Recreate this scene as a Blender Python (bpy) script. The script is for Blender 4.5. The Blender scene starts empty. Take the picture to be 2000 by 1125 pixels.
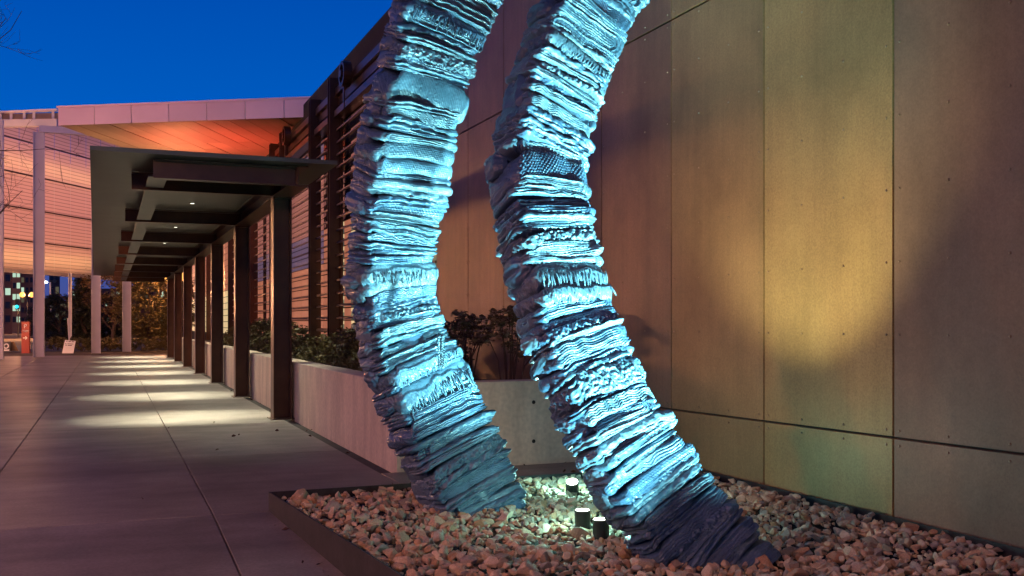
import bpy, bmesh, math, random
import numpy as np
from mathutils import Vector, Matrix

random.seed(7)
rng = np.random.default_rng(7)
SC = bpy.context.scene
COL = SC.collection
R = math.radians

# ------------------------------------------------------------------ camera
F_PX, VX, HY, CAM_H = 1943.0, 213.0, 631.0, 1.55
A = math.atan((1000 - VX) / F_PX)
SA, CA = math.sin(A), math.cos(A)
cam_d = bpy.data.cameras.new('camera')
cam = bpy.data.objects.new('camera', cam_d)
COL.objects.link(cam)
cam.location = (0, 0, CAM_H)
cam.rotation_euler = (R(90), 0, -A)
cam_d.sensor_width = 36
cam_d.lens = 36 * F_PX / 2000
cam_d.shift_y = (HY - 562.5) / 2000
cam_d.clip_end = 2000
cam_d.clip_start = 0.05
SC.camera = cam

# ------------------------------------------------------------------ world (blue hour sky)
W = bpy.data.worlds.new('World')
SC.world = W
W.use_nodes = True
nt = W.node_tree
nt.nodes.clear()
wo = nt.nodes.new('ShaderNodeOutputWorld')
bg = nt.nodes.new('ShaderNodeBackground')
tc = nt.nodes.new('ShaderNodeTexCoord')
sx = nt.nodes.new('ShaderNodeSeparateXYZ')
rp = nt.nodes.new('ShaderNodeValToRGB')
nt.links.new(tc.outputs['Generated'], sx.inputs[0])
nt.links.new(sx.outputs['Z'], rp.inputs[0])
el = rp.color_ramp.elements
el[0].position = 0.0; el[0].color = (0.075, 0.075, 0.25, 1)
el[1].position = 1.0; el[1].color = (0.0, 0.012, 0.08, 1)
e = el.new(0.05); e.color = (0.045, 0.085, 0.33, 1)
e = el.new(0.17); e.color = (0.0, 0.112, 0.55, 1)
e = el.new(0.30); e.color = (0.0, 0.078, 0.45, 1)
e = el.new(0.5); e.color = (0.0, 0.035, 0.22, 1)
nt.links.new(rp.outputs[0], bg.inputs[0])
bg.inputs[1].default_value = 1.0
nt.links.new(bg.outputs[0], wo.inputs[0])

vs = SC.view_settings
SC.display_settings.display_device = 'sRGB'
vs.view_transform = 'Standard'
vs.look = 'None'
vs.exposure = 0.0
vs.gamma = 1.0
vs.use_curve_mapping = False
SC.render.engine = 'CYCLES'
SC.cycles.use_denoising = True
SC.cycles.max_bounces = 6
SC.cycles.sample_clamp_indirect = 4.0
SC.cycles.caustics_reflective = False
SC.cycles.caustics_refractive = False
SC.cycles.use_light_tree = True

# lamp powers and colours, kept together for tuning
SODIUM = (1.0, 0.42, 0.17)
P_STREET_A, P_STREET_B, P_STREET_C, P_STREET_FAR = 13000.0, 44000.0, 11500.0, 60000.0
P_FILL_ENTRY = 11000.0
P_FILL_PATH, P_FILL_TREES = 1600.0, 5500.0
CYAN = (0.38, 0.98, 0.92)
WARMW = (1.0, 0.93, 0.5)
P_UP_FRONT, P_UP_A, P_UP_B, P_UP_C, P_UP_WALL = 4500.0, 1750.0, 160.0, 520.0, 470.0
P_FILL_LEFT = 1100.0
P_GRAVEL_FILL = 26.0
P_DOWN = 1350.0
DOWN_COL = (1.0, 0.97, 0.72)

# ------------------------------------------------------------------ pixel -> place helpers (layout measured once, in metres)
def ray(px, py):
    lat = (px - 1000) / F_PX
    up = (HY - py) / F_PX
    return np.array([SA + lat * CA, CA - lat * SA, up])
def P(px, py, d):
    return np.array([0, 0, CAM_H]) + ray(px, py) * d
def G(px, py, z=0.0):
    r = ray(px, py)
    return P(px, py, (z - CAM_H) / r[2])
def WX(px, py, X):
    r = ray(px, py)
    return P(px, py, X / r[0])
def gz(y):
    return 0.0 if y > 8.35 else -0.034 * (8.35 - y)

# ------------------------------------------------------------------ noise in numpy
def hash2(ix, iy, seed):
    n = (ix.astype(np.int64) * 374761393 + iy.astype(np.int64) * 668265263 + seed * 974634777) & 0x7fffffff
    n = ((n ^ (n >> 13)) * 1274126177) & 0x7fffffff
    n = n ^ (n >> 16)
    return (n & 0xffff) / 65535.0 * 2 - 1
def noise2(x, y, seed=0):
    x, y = np.broadcast_arrays(np.asarray(x, float), np.asarray(y, float))
    ix, iy = np.floor(x), np.floor(y)
    fx, fy = x - ix, y - iy
    fx = fx * fx * (3 - 2 * fx); fy = fy * fy * (3 - 2 * fy)
    a = hash2(ix, iy, seed); b = hash2(ix + 1, iy, seed)
    c = hash2(ix, iy + 1, seed); d = hash2(ix + 1, iy + 1, seed)
    return (a * (1 - fx) + b * fx) * (1 - fy) + (c * (1 - fx) + d * fx) * fy
def smooth(x, a, b):
    t = np.clip((x - a) / (b - a), 0, 1)
    return t * t * (3 - 2 * t)

# ------------------------------------------------------------------ materials
def mat(name, base, rough=0.6, metal=0.0, var=0.25, scale=3.0, detail=6.0, bump=0.0, bscale=60.0, second=None,
        stretch=(1, 1, 1), spec=0.5, coat=0.0, fine=0.0, fscale=120.0, obj_var=0.0, trans=0.0, streak=0.0, sstretch=(9, 9, 0.3), blot=0.0, blscale=0.4):
    m = bpy.data.materials.new(name)
    m.use_nodes = True
    t = m.node_tree
    b = t.nodes['Principled BSDF']
    co = t.nodes.new('ShaderNodeTexCoord')
    mp = t.nodes.new('ShaderNodeMapping')
    mp.inputs['Scale'].default_value = stretch
    t.links.new(co.outputs['Object'], mp.inputs[0])
    n = t.nodes.new('ShaderNodeTexNoise')
    n.inputs['Scale'].default_value = scale
    n.inputs['Detail'].default_value = detail
    n.inputs['Roughness'].default_value = 0.6
    t.links.new(mp.outputs[0], n.inputs['Vector'])
    r = t.nodes.new('ShaderNodeValToRGB')
    c0 = [max(0, c * (1 - var)) for c in base]
    c1 = [min(1, c * (1 + var)) for c in (second or base)]
    r.color_ramp.elements[0].position = 0.3; r.color_ramp.elements[0].color = (*c0, 1)
    r.color_ramp.elements[1].position = 0.7; r.color_ramp.elements[1].color = (*c1, 1)
    t.links.new(n.outputs[0], r.inputs[0])
    colout = r.outputs[0]
    if fine > 0:
        n2 = t.nodes.new('ShaderNodeTexNoise')
        n2.inputs['Scale'].default_value = fscale
        n2.inputs['Detail'].default_value = 3
        t.links.new(co.outputs['Object'], n2.inputs['Vector'])
        mr = t.nodes.new('ShaderNodeMapRange')
        mr.inputs[1].default_value = 0.25; mr.inputs[2].default_value = 0.75
        mr.inputs[3].default_value = 1 - fine; mr.inputs[4].default_value = 1 + fine
        t.links.new(n2.outputs[0], mr.inputs[0])
        mx = t.nodes.new('ShaderNodeVectorMath'); mx.operation = 'SCALE'
        t.links.new(colout, mx.inputs[0]); t.links.new(mr.outputs[0], mx.inputs['Scale'])
        colout = mx.outputs[0]
    for amt, st_, sc_ in ((streak, sstretch, 1.0), (blot, (1, 1, 1), blscale)):
        if amt <= 0: continue
        mp2 = t.nodes.new('ShaderNodeMapping'); mp2.inputs['Scale'].default_value = st_
        t.links.new(co.outputs['Object'], mp2.inputs[0])
        n4 = t.nodes.new('ShaderNodeTexNoise'); n4.inputs['Scale'].default_value = sc_; n4.inputs['Detail'].default_value = 7; n4.inputs['Roughness'].default_value = 0.65
        t.links.new(mp2.outputs[0], n4.inputs['Vector'])
        mr = t.nodes.new('ShaderNodeMapRange')
        mr.inputs[1].default_value = 0.3; mr.inputs[2].default_value = 0.7
        mr.inputs[3].default_value = 1 - amt; mr.inputs[4].default_value = 1 + amt
        t.links.new(n4.outputs[0], mr.inputs[0])
        mx = t.nodes.new('ShaderNodeVectorMath'); mx.operation = 'SCALE'
        t.links.new(colout, mx.inputs[0]); t.links.new(mr.outputs[0], mx.inputs['Scale'])
        colout = mx.outputs[0]
    if obj_var > 0:
        oi = t.nodes.new('ShaderNodeObjectInfo')
        mr = t.nodes.new('ShaderNodeMapRange')
        mr.inputs[3].default_value = 1 - obj_var; mr.inputs[4].default_value = 1 + obj_var
        t.links.new(oi.outputs['Random'], mr.inputs[0])
        mx = t.nodes.new('ShaderNodeVectorMath'); mx.operation = 'SCALE'
        t.links.new(colout, mx.inputs[0]); t.links.new(mr.outputs[0], mx.inputs['Scale'])
        colout = mx.outputs[0]
    t.links.new(colout, b.inputs['Base Color'])
    b.inputs['Roughness'].default_value = rough
    b.inputs['Metallic'].default_value = metal
    b.inputs['Specular IOR Level'].default_value = spec
    b.inputs['Coat Weight'].default_value = coat
    if trans:
        b.inputs['Transmission Weight'].default_value = trans
    if bump > 0:
        n3 = t.nodes.new('ShaderNodeTexNoise')
        n3.inputs['Scale'].default_value = bscale
        n3.inputs['Detail'].default_value = 5
        t.links.new(co.outputs['Object'], n3.inputs['Vector'])
        bp = t.nodes.new('ShaderNodeBump')
        bp.inputs['Strength'].default_value = bump
        bp.inputs['Distance'].default_value = 0.01
        t.links.new(n3.outputs[0], bp.inputs['Height'])
        t.links.new(bp.outputs[0], b.inputs['Normal'])
    return m
def emis(name, color, strength):
    m = bpy.data.materials.new(name)
    m.use_nodes = True
    b = m.node_tree.nodes['Principled BSDF']
    b.inputs['Base Color'].default_value = (0.02, 0.02, 0.02, 1)
    b.inputs['Emission Color'].default_value = (*color, 1)
    b.inputs['Emission Strength'].default_value = strength
    return m
M = {}
M['concrete'] = mat('pavement concrete', (0.205, 0.18, 0.158), 0.52, streak=0.16, sstretch=(0.5, 3.2, 1), blot=0.28, blscale=1.3, obj_var=0.09, var=0.35, scale=0.75, bump=0.12, bscale=90, fine=0.2, fscale=45, stretch=(0.4, 1.0, 1), detail=10)
M['joint'] = mat('joint filler', (0.07, 0.065, 0.06), 0.9)
M['planter'] = mat('board formed concrete', (0.58, 0.49, 0.37), 0.7, streak=0.12, sstretch=(5, 5, 0.5), var=0.2, scale=1.6, bump=0.15, bscale=40, fine=0.14, fscale=22, stretch=(1.6, 1.6, 0.5))
M['bronze'] = mat('bronze panel', (0.185, 0.112, 0.07), 0.46, metal=0.15, spec=0.35, streak=0.08, sstretch=(14, 14, 0.25), blot=0.24, blscale=0.9, var=0.26, scale=1.1, stretch=(1.1, 1.1, 0.4), bump=0.05, bscale=160, fine=0.16, fscale=75, obj_var=0.10)
M['bronze_gold'] = mat('golden bronze panel', (0.29, 0.196, 0.085), 0.44, metal=0.2, spec=0.35, streak=0.06, sstretch=(16, 16, 0.25), blot=0.22, blscale=0.8, var=0.2, scale=1.0, stretch=(1.1, 1.1, 0.4), bump=0.06, bscale=160, fine=0.2, fscale=75)
M['bronze_dull'] = mat('dull bronze panel', (0.18, 0.115, 0.077), 0.5, metal=0.12, spec=0.35, streak=0.05, sstretch=(14, 14, 0.25), blot=0.28, blscale=0.6, var=0.22, scale=1.0, stretch=(1.0, 1.0, 0.5), bump=0.05, bscale=160, fine=0.16, fscale=75)
M['bronze_pool_tint'] = mat('bronze panel with pool tint', (0.25, 0.164, 0.078), 0.45, metal=0.18, spec=0.35, streak=0.07, sstretch=(14, 14, 0.25), blot=0.24, blscale=0.8, var=0.22, scale=1.1, stretch=(1.1, 1.1, 0.4), bump=0.05, bscale=160, fine=0.17, fscale=75)  # gold tone puts the light pool's spill into the panel colour
M['rivet'] = mat('rivet steel', (0.3, 0.21, 0.14), 0.4, metal=0.5)
M['void'] = mat('dark backing', (0.012, 0.01, 0.01), 0.9)
M['steel'] = mat('dark bronze painted steel', (0.075, 0.033, 0.016), 0.33, metal=0.3, var=0.25, scale=2.5, bump=0.03, bscale=120)
M['slat'] = mat('brown louvre metal', (0.13, 0.065, 0.038), 0.4, metal=0.2, var=0.2, scale=2)
M['canopy'] = mat('canopy underside paint', (0.115, 0.11, 0.09), 0.42, metal=0.2, var=0.12, scale=1.5)
M['edging'] = mat('weathered steel edging', (0.03, 0.027, 0.027), 0.6, metal=0.3, var=0.35, scale=6, bump=0.1, bscale=60, fine=0.25, fscale=30)
M['soil'] = mat('dark soil', (0.03, 0.022, 0.016), 0.95, var=0.4, scale=12, bump=0.4, bscale=30)
M['white_steel'] = mat('pale painted steel', (0.74, 0.72, 0.70), 0.5, var=0.06, scale=1.0)
M['fascia'] = mat('pale metal fascia', (0.84, 0.66, 0.66), 0.4, metal=0.2, var=0.07, scale=0.5, obj_var=0.07)
M['soffit'] = mat('soffit boards', (0.34, 0.25, 0.17), 0.45, var=0.15, scale=0.6, obj_var=0.16)
M['brick'] = mat('brown brick', (0.16, 0.085, 0.06), 0.85, var=0.25, scale=0.4)
M['paletower'] = mat('tan masonry', (0.24, 0.16, 0.11), 0.85, var=0.2, scale=0.3)
M['asphalt'] = mat('asphalt', (0.05, 0.05, 0.052), 0.8, var=0.2, scale=1.0, bump=0.1)
M['dirt'] = mat('planting bed', (0.07, 0.05, 0.03), 0.95, var=0.4, scale=1.5, bump=0.3, bscale=8)
M['leaf'] = mat('shrub leaf', (0.06, 0.065, 0.018), 0.5, var=0.45, scale=5, second=(0.11, 0.085, 0.025))
M['leaf_red'] = mat('nandina leaf', (0.075, 0.05, 0.02), 0.45, var=0.4, scale=6, second=(0.10, 0.07, 0.03))
M['leaf_dark'] = mat('evergreen leaf', (0.03, 0.035, 0.014), 0.6, var=0.4, scale=3)
M['leaf_autumn'] = mat('autumn leaf', (0.14, 0.075, 0.03), 0.55, var=0.4, scale=2, second=(0.16, 0.10, 0.035))
M['leaf_olive'] = mat('olive leaf', (0.10, 0.085, 0.025), 0.55, var=0.4, scale=2, second=(0.13, 0.095, 0.03))
M['bark'] = mat('bark', (0.10, 0.065, 0.045), 0.9, var=0.3, scale=8, bump=0.3)
M['stem'] = mat('stem', (0.07, 0.045, 0.03), 0.8, var=0.3, scale=10)
M['litter'] = mat('dry leaf', (0.08, 0.04, 0.02), 0.7, var=0.3, scale=10)
M['black'] = mat('black housing', (0.02, 0.02, 0.02), 0.4, metal=0.3)
M['red'] = mat('red sign paint', (0.3, 0.025, 0.018), 0.45, var=0.05)
M['white'] = mat('white print', (0.8, 0.8, 0.8), 0.5, var=0.03)
M['ink'] = mat('dark print', (0.05, 0.05, 0.05), 0.6)
M['card'] = mat('cardboard', (0.3, 0.2, 0.11), 0.8)
def stone_mat():
    m = mat('crushed stone', (0.41, 0.33, 0.245), 0.8, var=0.25, scale=9, bump=0.35, bscale=70, fine=0.12, fscale=60)
    t = m.node_tree
    b = t.nodes['Principled BSDF']
    at = t.nodes.new('ShaderNodeAttribute'); at.attribute_name = 'tint'
    src = b.inputs['Base Color'].links[0].from_socket
    mx = t.nodes.new('ShaderNodeVectorMath'); mx.operation = 'MULTIPLY'
    t.links.new(src, mx.inputs[0]); t.links.new(at.outputs['Color'], mx.inputs[1])
    t.links.new(mx.outputs[0], b.inputs['Base Color'])
    return m
M['stone'] = stone_mat()
def cloth_mat(name, base, rough):
    return mat(name, base, rough, metal=0.0, var=0.22, scale=7, bump=0.22, bscale=170, obj_var=0.16, spec=0.55, coat=0.12,
               second=(base[0] * 1.15, base[1] * 1.05, base[2]))
M['cloth1'] = cloth_mat('painted cloth blue', (0.060, 0.118, 0.19), 0.36)
M['cloth2'] = cloth_mat('painted cloth pale blue', (0.08, 0.138, 0.205), 0.40)
M['cloth3'] = cloth_mat('painted cloth deep blue', (0.048, 0.098, 0.178), 0.34)
M['lens'] = emis('lit lamp lens', (1.0, 0.98, 0.75), 14.0)
M['down_lens'] = emis('downlight lens', (1.0, 0.95, 0.75), 3.0)
M['globe'] = emis('sodium globe', (1.0, 0.42, 0.09), 2.4)
M['white_lamp'] = emis('white lamp', (0.8, 0.9, 1.0), 12.0)
M['signal'] = emis('green signal', (0.0, 0.55, 0.75), 6.0)
M['win_lit'] = emis('lit office window', (0.55, 0.8, 0.6), 0.9)
M['win_dim'] = emis('dim office window', (0.25, 0.22, 0.12), 0.35)
M['win_dark'] = mat('dark window glass', (0.02, 0.025, 0.03), 0.08)

# ------------------------------------------------------------------ building helpers
class MB:
    def __init__(self):
        self.v = []; self.f = []
    def add(self, vs, fs):
        o = len(self.v)
        self.v += [tuple(float(c) for c in p) for p in vs]
        self.f += [tuple(i + o for i in f) for f in fs]
        return self
    def box(self, x0, x1, y0, y1, z0, z1):
        vs = [(x0, y0, z0), (x1, y0, z0), (x1, y1, z0), (x0, y1, z0), (x0, y0, z1), (x1, y0, z1), (x1, y1, z1), (x0, y1, z1)]
        return self.add(vs, [(0, 3, 2, 1), (4, 5, 6, 7), (0, 1, 5, 4), (1, 2, 6, 5), (2, 3, 7, 6), (3, 0, 4, 7)])
    def hexa(self, bottom, top):
        n = len(bottom)
        fs = [tuple(range(n - 1, -1, -1)), tuple(range(n, 2 * n))]
        fs += [(i, (i + 1) % n, n + (i + 1) % n, n + i) for i in range(n)]
        return self.add(list(bottom) + list(top), fs)
    def bar(self, p, q, w, h, up=(0, 0, 1)):
        p = Vector(p); q = Vector(q); d = (q - p).normalized()
        s = d.cross(Vector(up))
        if s.length < 1e-4: s = d.cross(Vector((1, 0, 0)))
        s.normalize(); u = s.cross(d)
        c = [s * (w / 2) + u * (h / 2), s * (-w / 2) + u * (h / 2), s * (-w / 2) - u * (h / 2), s * (w / 2) - u * (h / 2)]
        return self.hexa([tuple(p + k) for k in c], [tuple(q + k) for k in c])
    def tube(self, pts, rad, n=8, caps=True):
        pts = [Vector(p) for p in pts]
        if not hasattr(rad, '__len__'): rad = [rad] * len(pts)
        vs = []; fs = []
        ref = Vector((0.31, 0.17, 0.93))
        for i, p in enumerate(pts):
            d = (pts[min(i + 1, len(pts) - 1)] - pts[max(i - 1, 0)])
            d = d.normalized() if d.length > 1e-9 else Vector((0, 0, 1))
            if abs(d.dot(ref)) > 0.97: rr = Vector((1, 0, 0))
            else: rr = ref
            s = d.cross(rr).normalized(); u = s.cross(d)
            for k in range(n):
                a = 2 * math.pi * k / n
                vs.append(p + (s * math.cos(a) + u * math.sin(a)) * rad[i])
        for i in range(len(pts) - 1):
            for k in range(n):
                fs.append((i * n + k, i * n + (k + 1) % n, (i + 1) * n + (k + 1) % n, (i + 1) * n + k))
        if caps:
            fs.append(tuple(range(n - 1, -1, -1)))
            fs.append(tuple((len(pts) - 1) * n + k for k in range(n)))
        return self.add(vs, fs)
    def sphere(self, c, r, nu=10, nv=6, sq=(1, 1, 1)):
        vs = []; fs = []
        for j in range(1, nv):
            th = math.pi * j / nv
            for i in range(nu):
                ph = 2 * math.pi * i / nu
                vs.append((c[0] + r * sq[0] * math.sin(th) * math.cos(ph), c[1] + r * sq[1] * math.sin(th) * math.sin(ph), c[2] + r * sq[2] * math.cos(th)))
        t = len(vs); vs += [(c[0], c[1], c[2] + r * sq[2]), (c[0], c[1], c[2] - r * sq[2])]
        for j in range(nv - 2):
            for i in range(nu):
                fs.append((j * nu + i, (j + 1) * nu + i, (j + 1) * nu + (i + 1) % nu, j * nu + (i + 1) % nu))
        for i in range(nu):
            fs.append((t, i, (i + 1) % nu)); fs.append((t + 1, (nv - 2) * nu + (i + 1) % nu, (nv - 2) * nu + i))
        return self.add(vs, fs)
    def build(self, name, m, parent=None, smooth_=False, base=(0, 0, 0)):
        me = bpy.data.meshes.new(name)
        b = base
        me.from_pydata([(v[0] - b[0], v[1] - b[1], v[2] - b[2]) for v in self.v], [], self.f)
        me.update()
        if smooth_: me.polygons.foreach_set('use_smooth', [True] * len(me.polygons))
        me.materials.append(m)
        o = bpy.data.objects.new(name, me)
        COL.objects.link(o)
        o.location = b
        if parent is not None: attach(o, parent)
        return o
def wloc(o):
    l = Vector(o.location)
    while o.parent: o = o.parent; l = l + Vector(o.location)
    return l
def attach(o, parent):
    """parent without changing where the piece stands (things here are never turned)"""
    l = Vector(o.location) - wloc(parent)
    o.parent = parent
    o.location = l
def fastmesh(name, V, faces, m, smooth_=True):
    """numpy mesh: V (n,3), faces (k,3) or (k,4)"""
    me = bpy.data.meshes.new(name)
    k, w = faces.shape
    me.vertices.add(len(V)); me.vertices.foreach_set('co', np.ascontiguousarray(V, dtype=np.float32).ravel())
    me.loops.add(k * w); me.loops.foreach_set('vertex_index', np.ascontiguousarray(faces, dtype=np.int32).ravel())
    me.polygons.add(k)
    me.polygons.foreach_set('loop_start', np.arange(0, k * w, w, dtype=np.int32))
    me.polygons.foreach_set('use_smooth', np.full(k, smooth_, dtype=bool))
    me.update(calc_edges=True); me.validate()
    me.materials.append(m)
    return me
def obj(name, me, parent=None, loc=(0, 0, 0)):
    o = bpy.data.objects.new(name, me); COL.objects.link(o); o.location = loc
    if parent is not None: attach(o, parent)
    return o
def thing(name, label, cat, loc=(0, 0, 0), group=None):
    o = bpy.data.objects.new(name, None); COL.objects.link(o)
    o.location = tuple(float(c) for c in loc); o.empty_display_size = 0.2
    return tag(o, label, cat, group)
def tag(o, label, cat, group=None):
    o['label'] = label; o['category'] = cat
    if group: o['group'] = group
    return o
def structure(o):
    o['kind'] = 'structure'; return o
def lamp(name, kind, loc, color, power, parent=None, aim=None, size=None, blend=0.5, radius=0.05):
    l = bpy.data.lights.new(name, kind); l.color = color; l.energy = power
    if kind == 'SPOT':
        l.spot_size = size; l.spot_blend = blend
    l.shadow_soft_size = radius
    o = bpy.data.objects.new(name, l); COL.objects.link(o); o.location = tuple(float(c) for c in loc)
    if aim is not None:
        d = Vector([float(c) for c in aim]) - Vector(o.location)
        o.rotation_euler = d.to_track_quat('-Z', 'Y').to_euler()
    if parent is not None: attach(o, parent)
    return o

# ================================================================== SETTING
X_WALL, X_PLANT, Y_BED = 5.3, 2.78, 8.36
# base ground sheet, to the horizon
g = MB()
ys = [-30, -10, 0, 4, 8.35, 53, 75, 1500]
vv = []
for y in ys:
    for x in (-800, -60, 60, 800): vv.append((x, y, gz(max(y, -10)) - 0.09))
ff = []
for j in range(len(ys) - 1):
    for i in range(3): ff.append((j * 4 + i, j * 4 + i + 1, (j + 1) * 4 + i + 1, (j + 1) * 4 + i))
structure(g.add(vv, ff).build('ground', M['dirt']))
g = MB(); g.box(-300, 300, 62, 80, -0.088, -0.06); structure(g.build('street', M['asphalt']))

# pavement slabs with recessed joints
pav = structure(MB().add([(-30, y, gz(max(y, -10)) - 0.045) for y in (-8, 0, 4, 8.35, 52)] + [(5.25, y, gz(max(y, -10)) - 0.045) for y in (-8, 0, 4, 8.35, 52)],
                         [(i, 5 + i, 6 + i, 1 + i) for i in range(4)]).build('pavement', M['joint']))
xj = [-30, -24, -18, -13.8, -10.2, -6.53, -4.7, -2.88, -1.05, 0.78, 2.6]
yj = [-8, -4, -0.9, 1.7, 4.3, 8.35, 12.0, 15.7, 19.4, 23.1, 26.8, 30.5, 34.2, 37.9, 41.6, 45.3, 52]
def slab(x0, x1, y0, y1):
    gp = 0.005
    a0, a1, b0, b1 = x0 + gp, x1 - gp, y0 + gp, y1 - gp
    ch = 0.003
    m = MB()
    bt = [(a0, b0, gz(b0) - 0.05), (a1, b0, gz(b0) - 0.05), (a1, b1, gz(b1) - 0.05), (a0, b1, gz(b1) - 0.05)]
    md = [(p[0], p[1], p[2] + 0.042) for p in bt]
    tp = [(a0 + ch, b0 + ch, gz(b0)), (a1 - ch, b0 + ch, gz(b0)), (a1 - ch, b1 - ch, gz(b1)), (a0 + ch, b1 - ch, gz(b1))]
    fs = [(3, 2, 1, 0), (8, 9, 10, 11)]
    for k in range(4):
        fs.append((k, (k + 1) % 4, 4 + (k + 1) % 4, 4 + k)); fs.append((4 + k, 4 + (k + 1) % 4, 8 + (k + 1) % 4, 8 + k))
    m.add(bt + md + tp, fs)
    return m.build('concrete_slab', M['concrete'], pav)
for i in range(len(xj) - 1):
    for j in range(len(yj) - 1):
        slab(xj[i], xj[i + 1], yj[j], yj[j + 1])
slab(2.6, 5.25, 8.38, 10.03)
for j in range(6, len(yj) - 1): pass

# ------------------------------------------------------------------ bronze clad wing with rivets
wing = thing('museum_wing', 'tall museum wing clad in riveted bronze metal panels beside the gravel bed', 'building', (X_WALL, 10, 0))
PW = 1.545
y_seams = [5.68 + PW * k for k in range(-3, 8)]
y_seams[-1] = 16.6          # panel joints along the wall
def zlow(y): return 0.747 - 0.0157 * (y - 3.2) * 0.85
m = MB(); m.box(X_WALL + 0.031, X_WALL + 0.4, -2, 16.6, -0.1, 8.3); m.build('backing_wall', M['void'], wing)
def rivets(m, y, z):
    n = 8; r = 0.0095
    vs = [(X_WALL - 0.003, y + r * math.cos(2 * math.pi * k / n), z + r * math.sin(2 * math.pi * k / n)) for k in range(n)]
    vs += [(X_WALL - 0.012, y + .6 * r * math.cos(2 * math.pi * k / n), z + .6 * r * math.sin(2 * math.pi * k / n)) for k in range(n)]
    fs = [(k, n + k, n + (k + 1) % n, (k + 1) % n) for k in range(n)] + [tuple(range(n, 2 * n))]
    m.add(vs, fs)
for i in range(len(y_seams) - 1):
    y0, y1 = y_seams[i] + 0.006, y_seams[i + 1] - 0.006
    if i == 3: mm = M['bronze_gold']
    elif i < 3: mm = M['bronze_dull']
    elif i == 4: mm = M['bronze_pool_tint']
    else: mm = M['bronze']
    rows = [((-0.05, -0.05), (zlow(y0) - 0.006, zlow(y1) - 0.006)), ((zlow(y0) + 0.006, zlow(y1) + 0.006), (4.625, 4.625)), ((4.64, 4.64), (8.25, 8.25))]
    for rr, (lo, hi) in enumerate(rows):
        m = MB()
        ch = 0.004
        o_ = [(X_WALL + 0.03, y0, lo[0]), (X_WALL + 0.03, y1, lo[1]), (X_WALL + 0.03, y1, hi[1]), (X_WALL + 0.03, y0, hi[0])]
        i_ = [(X_WALL, y0 + ch, lo[0] + ch), (X_WALL, y1 - ch, lo[1] + ch), (X_WALL, y1 - ch, hi[1] - ch), (X_WALL, y0 + ch, hi[0] - ch)]
        m.add(o_ + i_, [(0, 1, 5, 4), (1, 2, 6, 5), (2, 3, 7, 6), (3, 0, 4, 7), (7, 6, 5, 4)][:4] + [(4, 5, 6, 7)])
        pn = m.build('metal_panel', mm, wing)
        rv = MB()
        ycols = [y0 + 0.06, y0 + (y1 - y0) / 3 + .01, y0 + 2 * (y1 - y0) / 3, y1 - 0.06]
        if rr == 0: zs = [0.14, None]
        elif rr == 1: zs = [None] + [0.86 + 0.075 + 0.53 * k for k in range(1, 7)] + [4.57]
        else: zs = [4.70] + [4.7 + 0.55 * k for k in range(1, 7)]
        for yc in ycols:
            zl = zlow(yc)
            for z in zs:
                if z is None: z = zl - 0.055 if rr == 0 else zl + 0.055
                rivets(rv, yc, z)
        rv.build('rivets', M['rivet'], pn)['kind'] = 'stuff'
m = MB(); m.box(X_WALL - 0.03, X_WALL - 0.001, -2, 10.0, -0.1, 0.06); m.build('base_flashing', M['steel'], wing)

# louvred window bays of the same wing, further back (posts, rails, glass)
XG = X_WALL + 0.24
m = MB(); m.box(XG + 0.03, XG + 0.3, 16.62, 88, -0.1, 8.3); m.build('backing_wall', M['void'], wing)
m = MB(); m.box(X_WALL - 0.02, XG, 17.0, 86, 7.28, 7.46); m.build('top_rail', M['steel'], wing)
m = MB(); m.box(X_WALL + 0.06, XG, 17.0, 86, 7.05, 7.26); m.build('fascia_beam', M['steel'], wing)
m = MB(); m.box(X_WALL - 0.06, XG, 17.0, 86, 6.72, 6.88); m.build('hanging_track', M['steel'], wing)
posts = [25.0, 27.6, 32.7, 34.9, 40.2, 42.6, 47.8, 53, 59, 66]
for y in posts:
    m = MB()
    for dy in (-0.13, 0.11): m.box(X_WALL - 0.17, X_WALL + 0.13, y + dy, y + dy + 0.02, 0.3, 7.72)
    m.box(X_WALL - 0.03, X_WALL - 0.01, y - 0.11, y + 0.11, 0.3, 7.71)
    m.build('post', M['steel'], wing)
rr = random.Random(3)
M['pane_pink'] = emis('glowing pane pink', (0.62, 0.20, 0.115), 0.62)  # pane colours glow to imitate a brick building mirrored in the glass
M['pane_rose'] = emis('glowing pane rose', (0.55, 0.19, 0.15), 0.52)
M['pane_plum'] = emis('glowing pane plum', (0.16, 0.10, 0.17), 0.7)
M['pane_cream'] = emis('glowing pane cream', (0.9, 0.66, 0.34), 0.75)  # near bays: mirrored windows; far bays: lit windows
M['refl_green'] = emis('reflected pane green', (0.26, 0.30, 0.19), 0.55)
M['refl_dim'] = emis('reflected pane dim', (0.08, 0.10, 0.09), 0.6)
bay_edges = [16.7, 19.4, 22.2, 25.0, 27.6, 32.7, 34.9, 37.6, 40.2, 42.6, 45.2, 47.8, 53, 59, 66, 74, 84]
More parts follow.
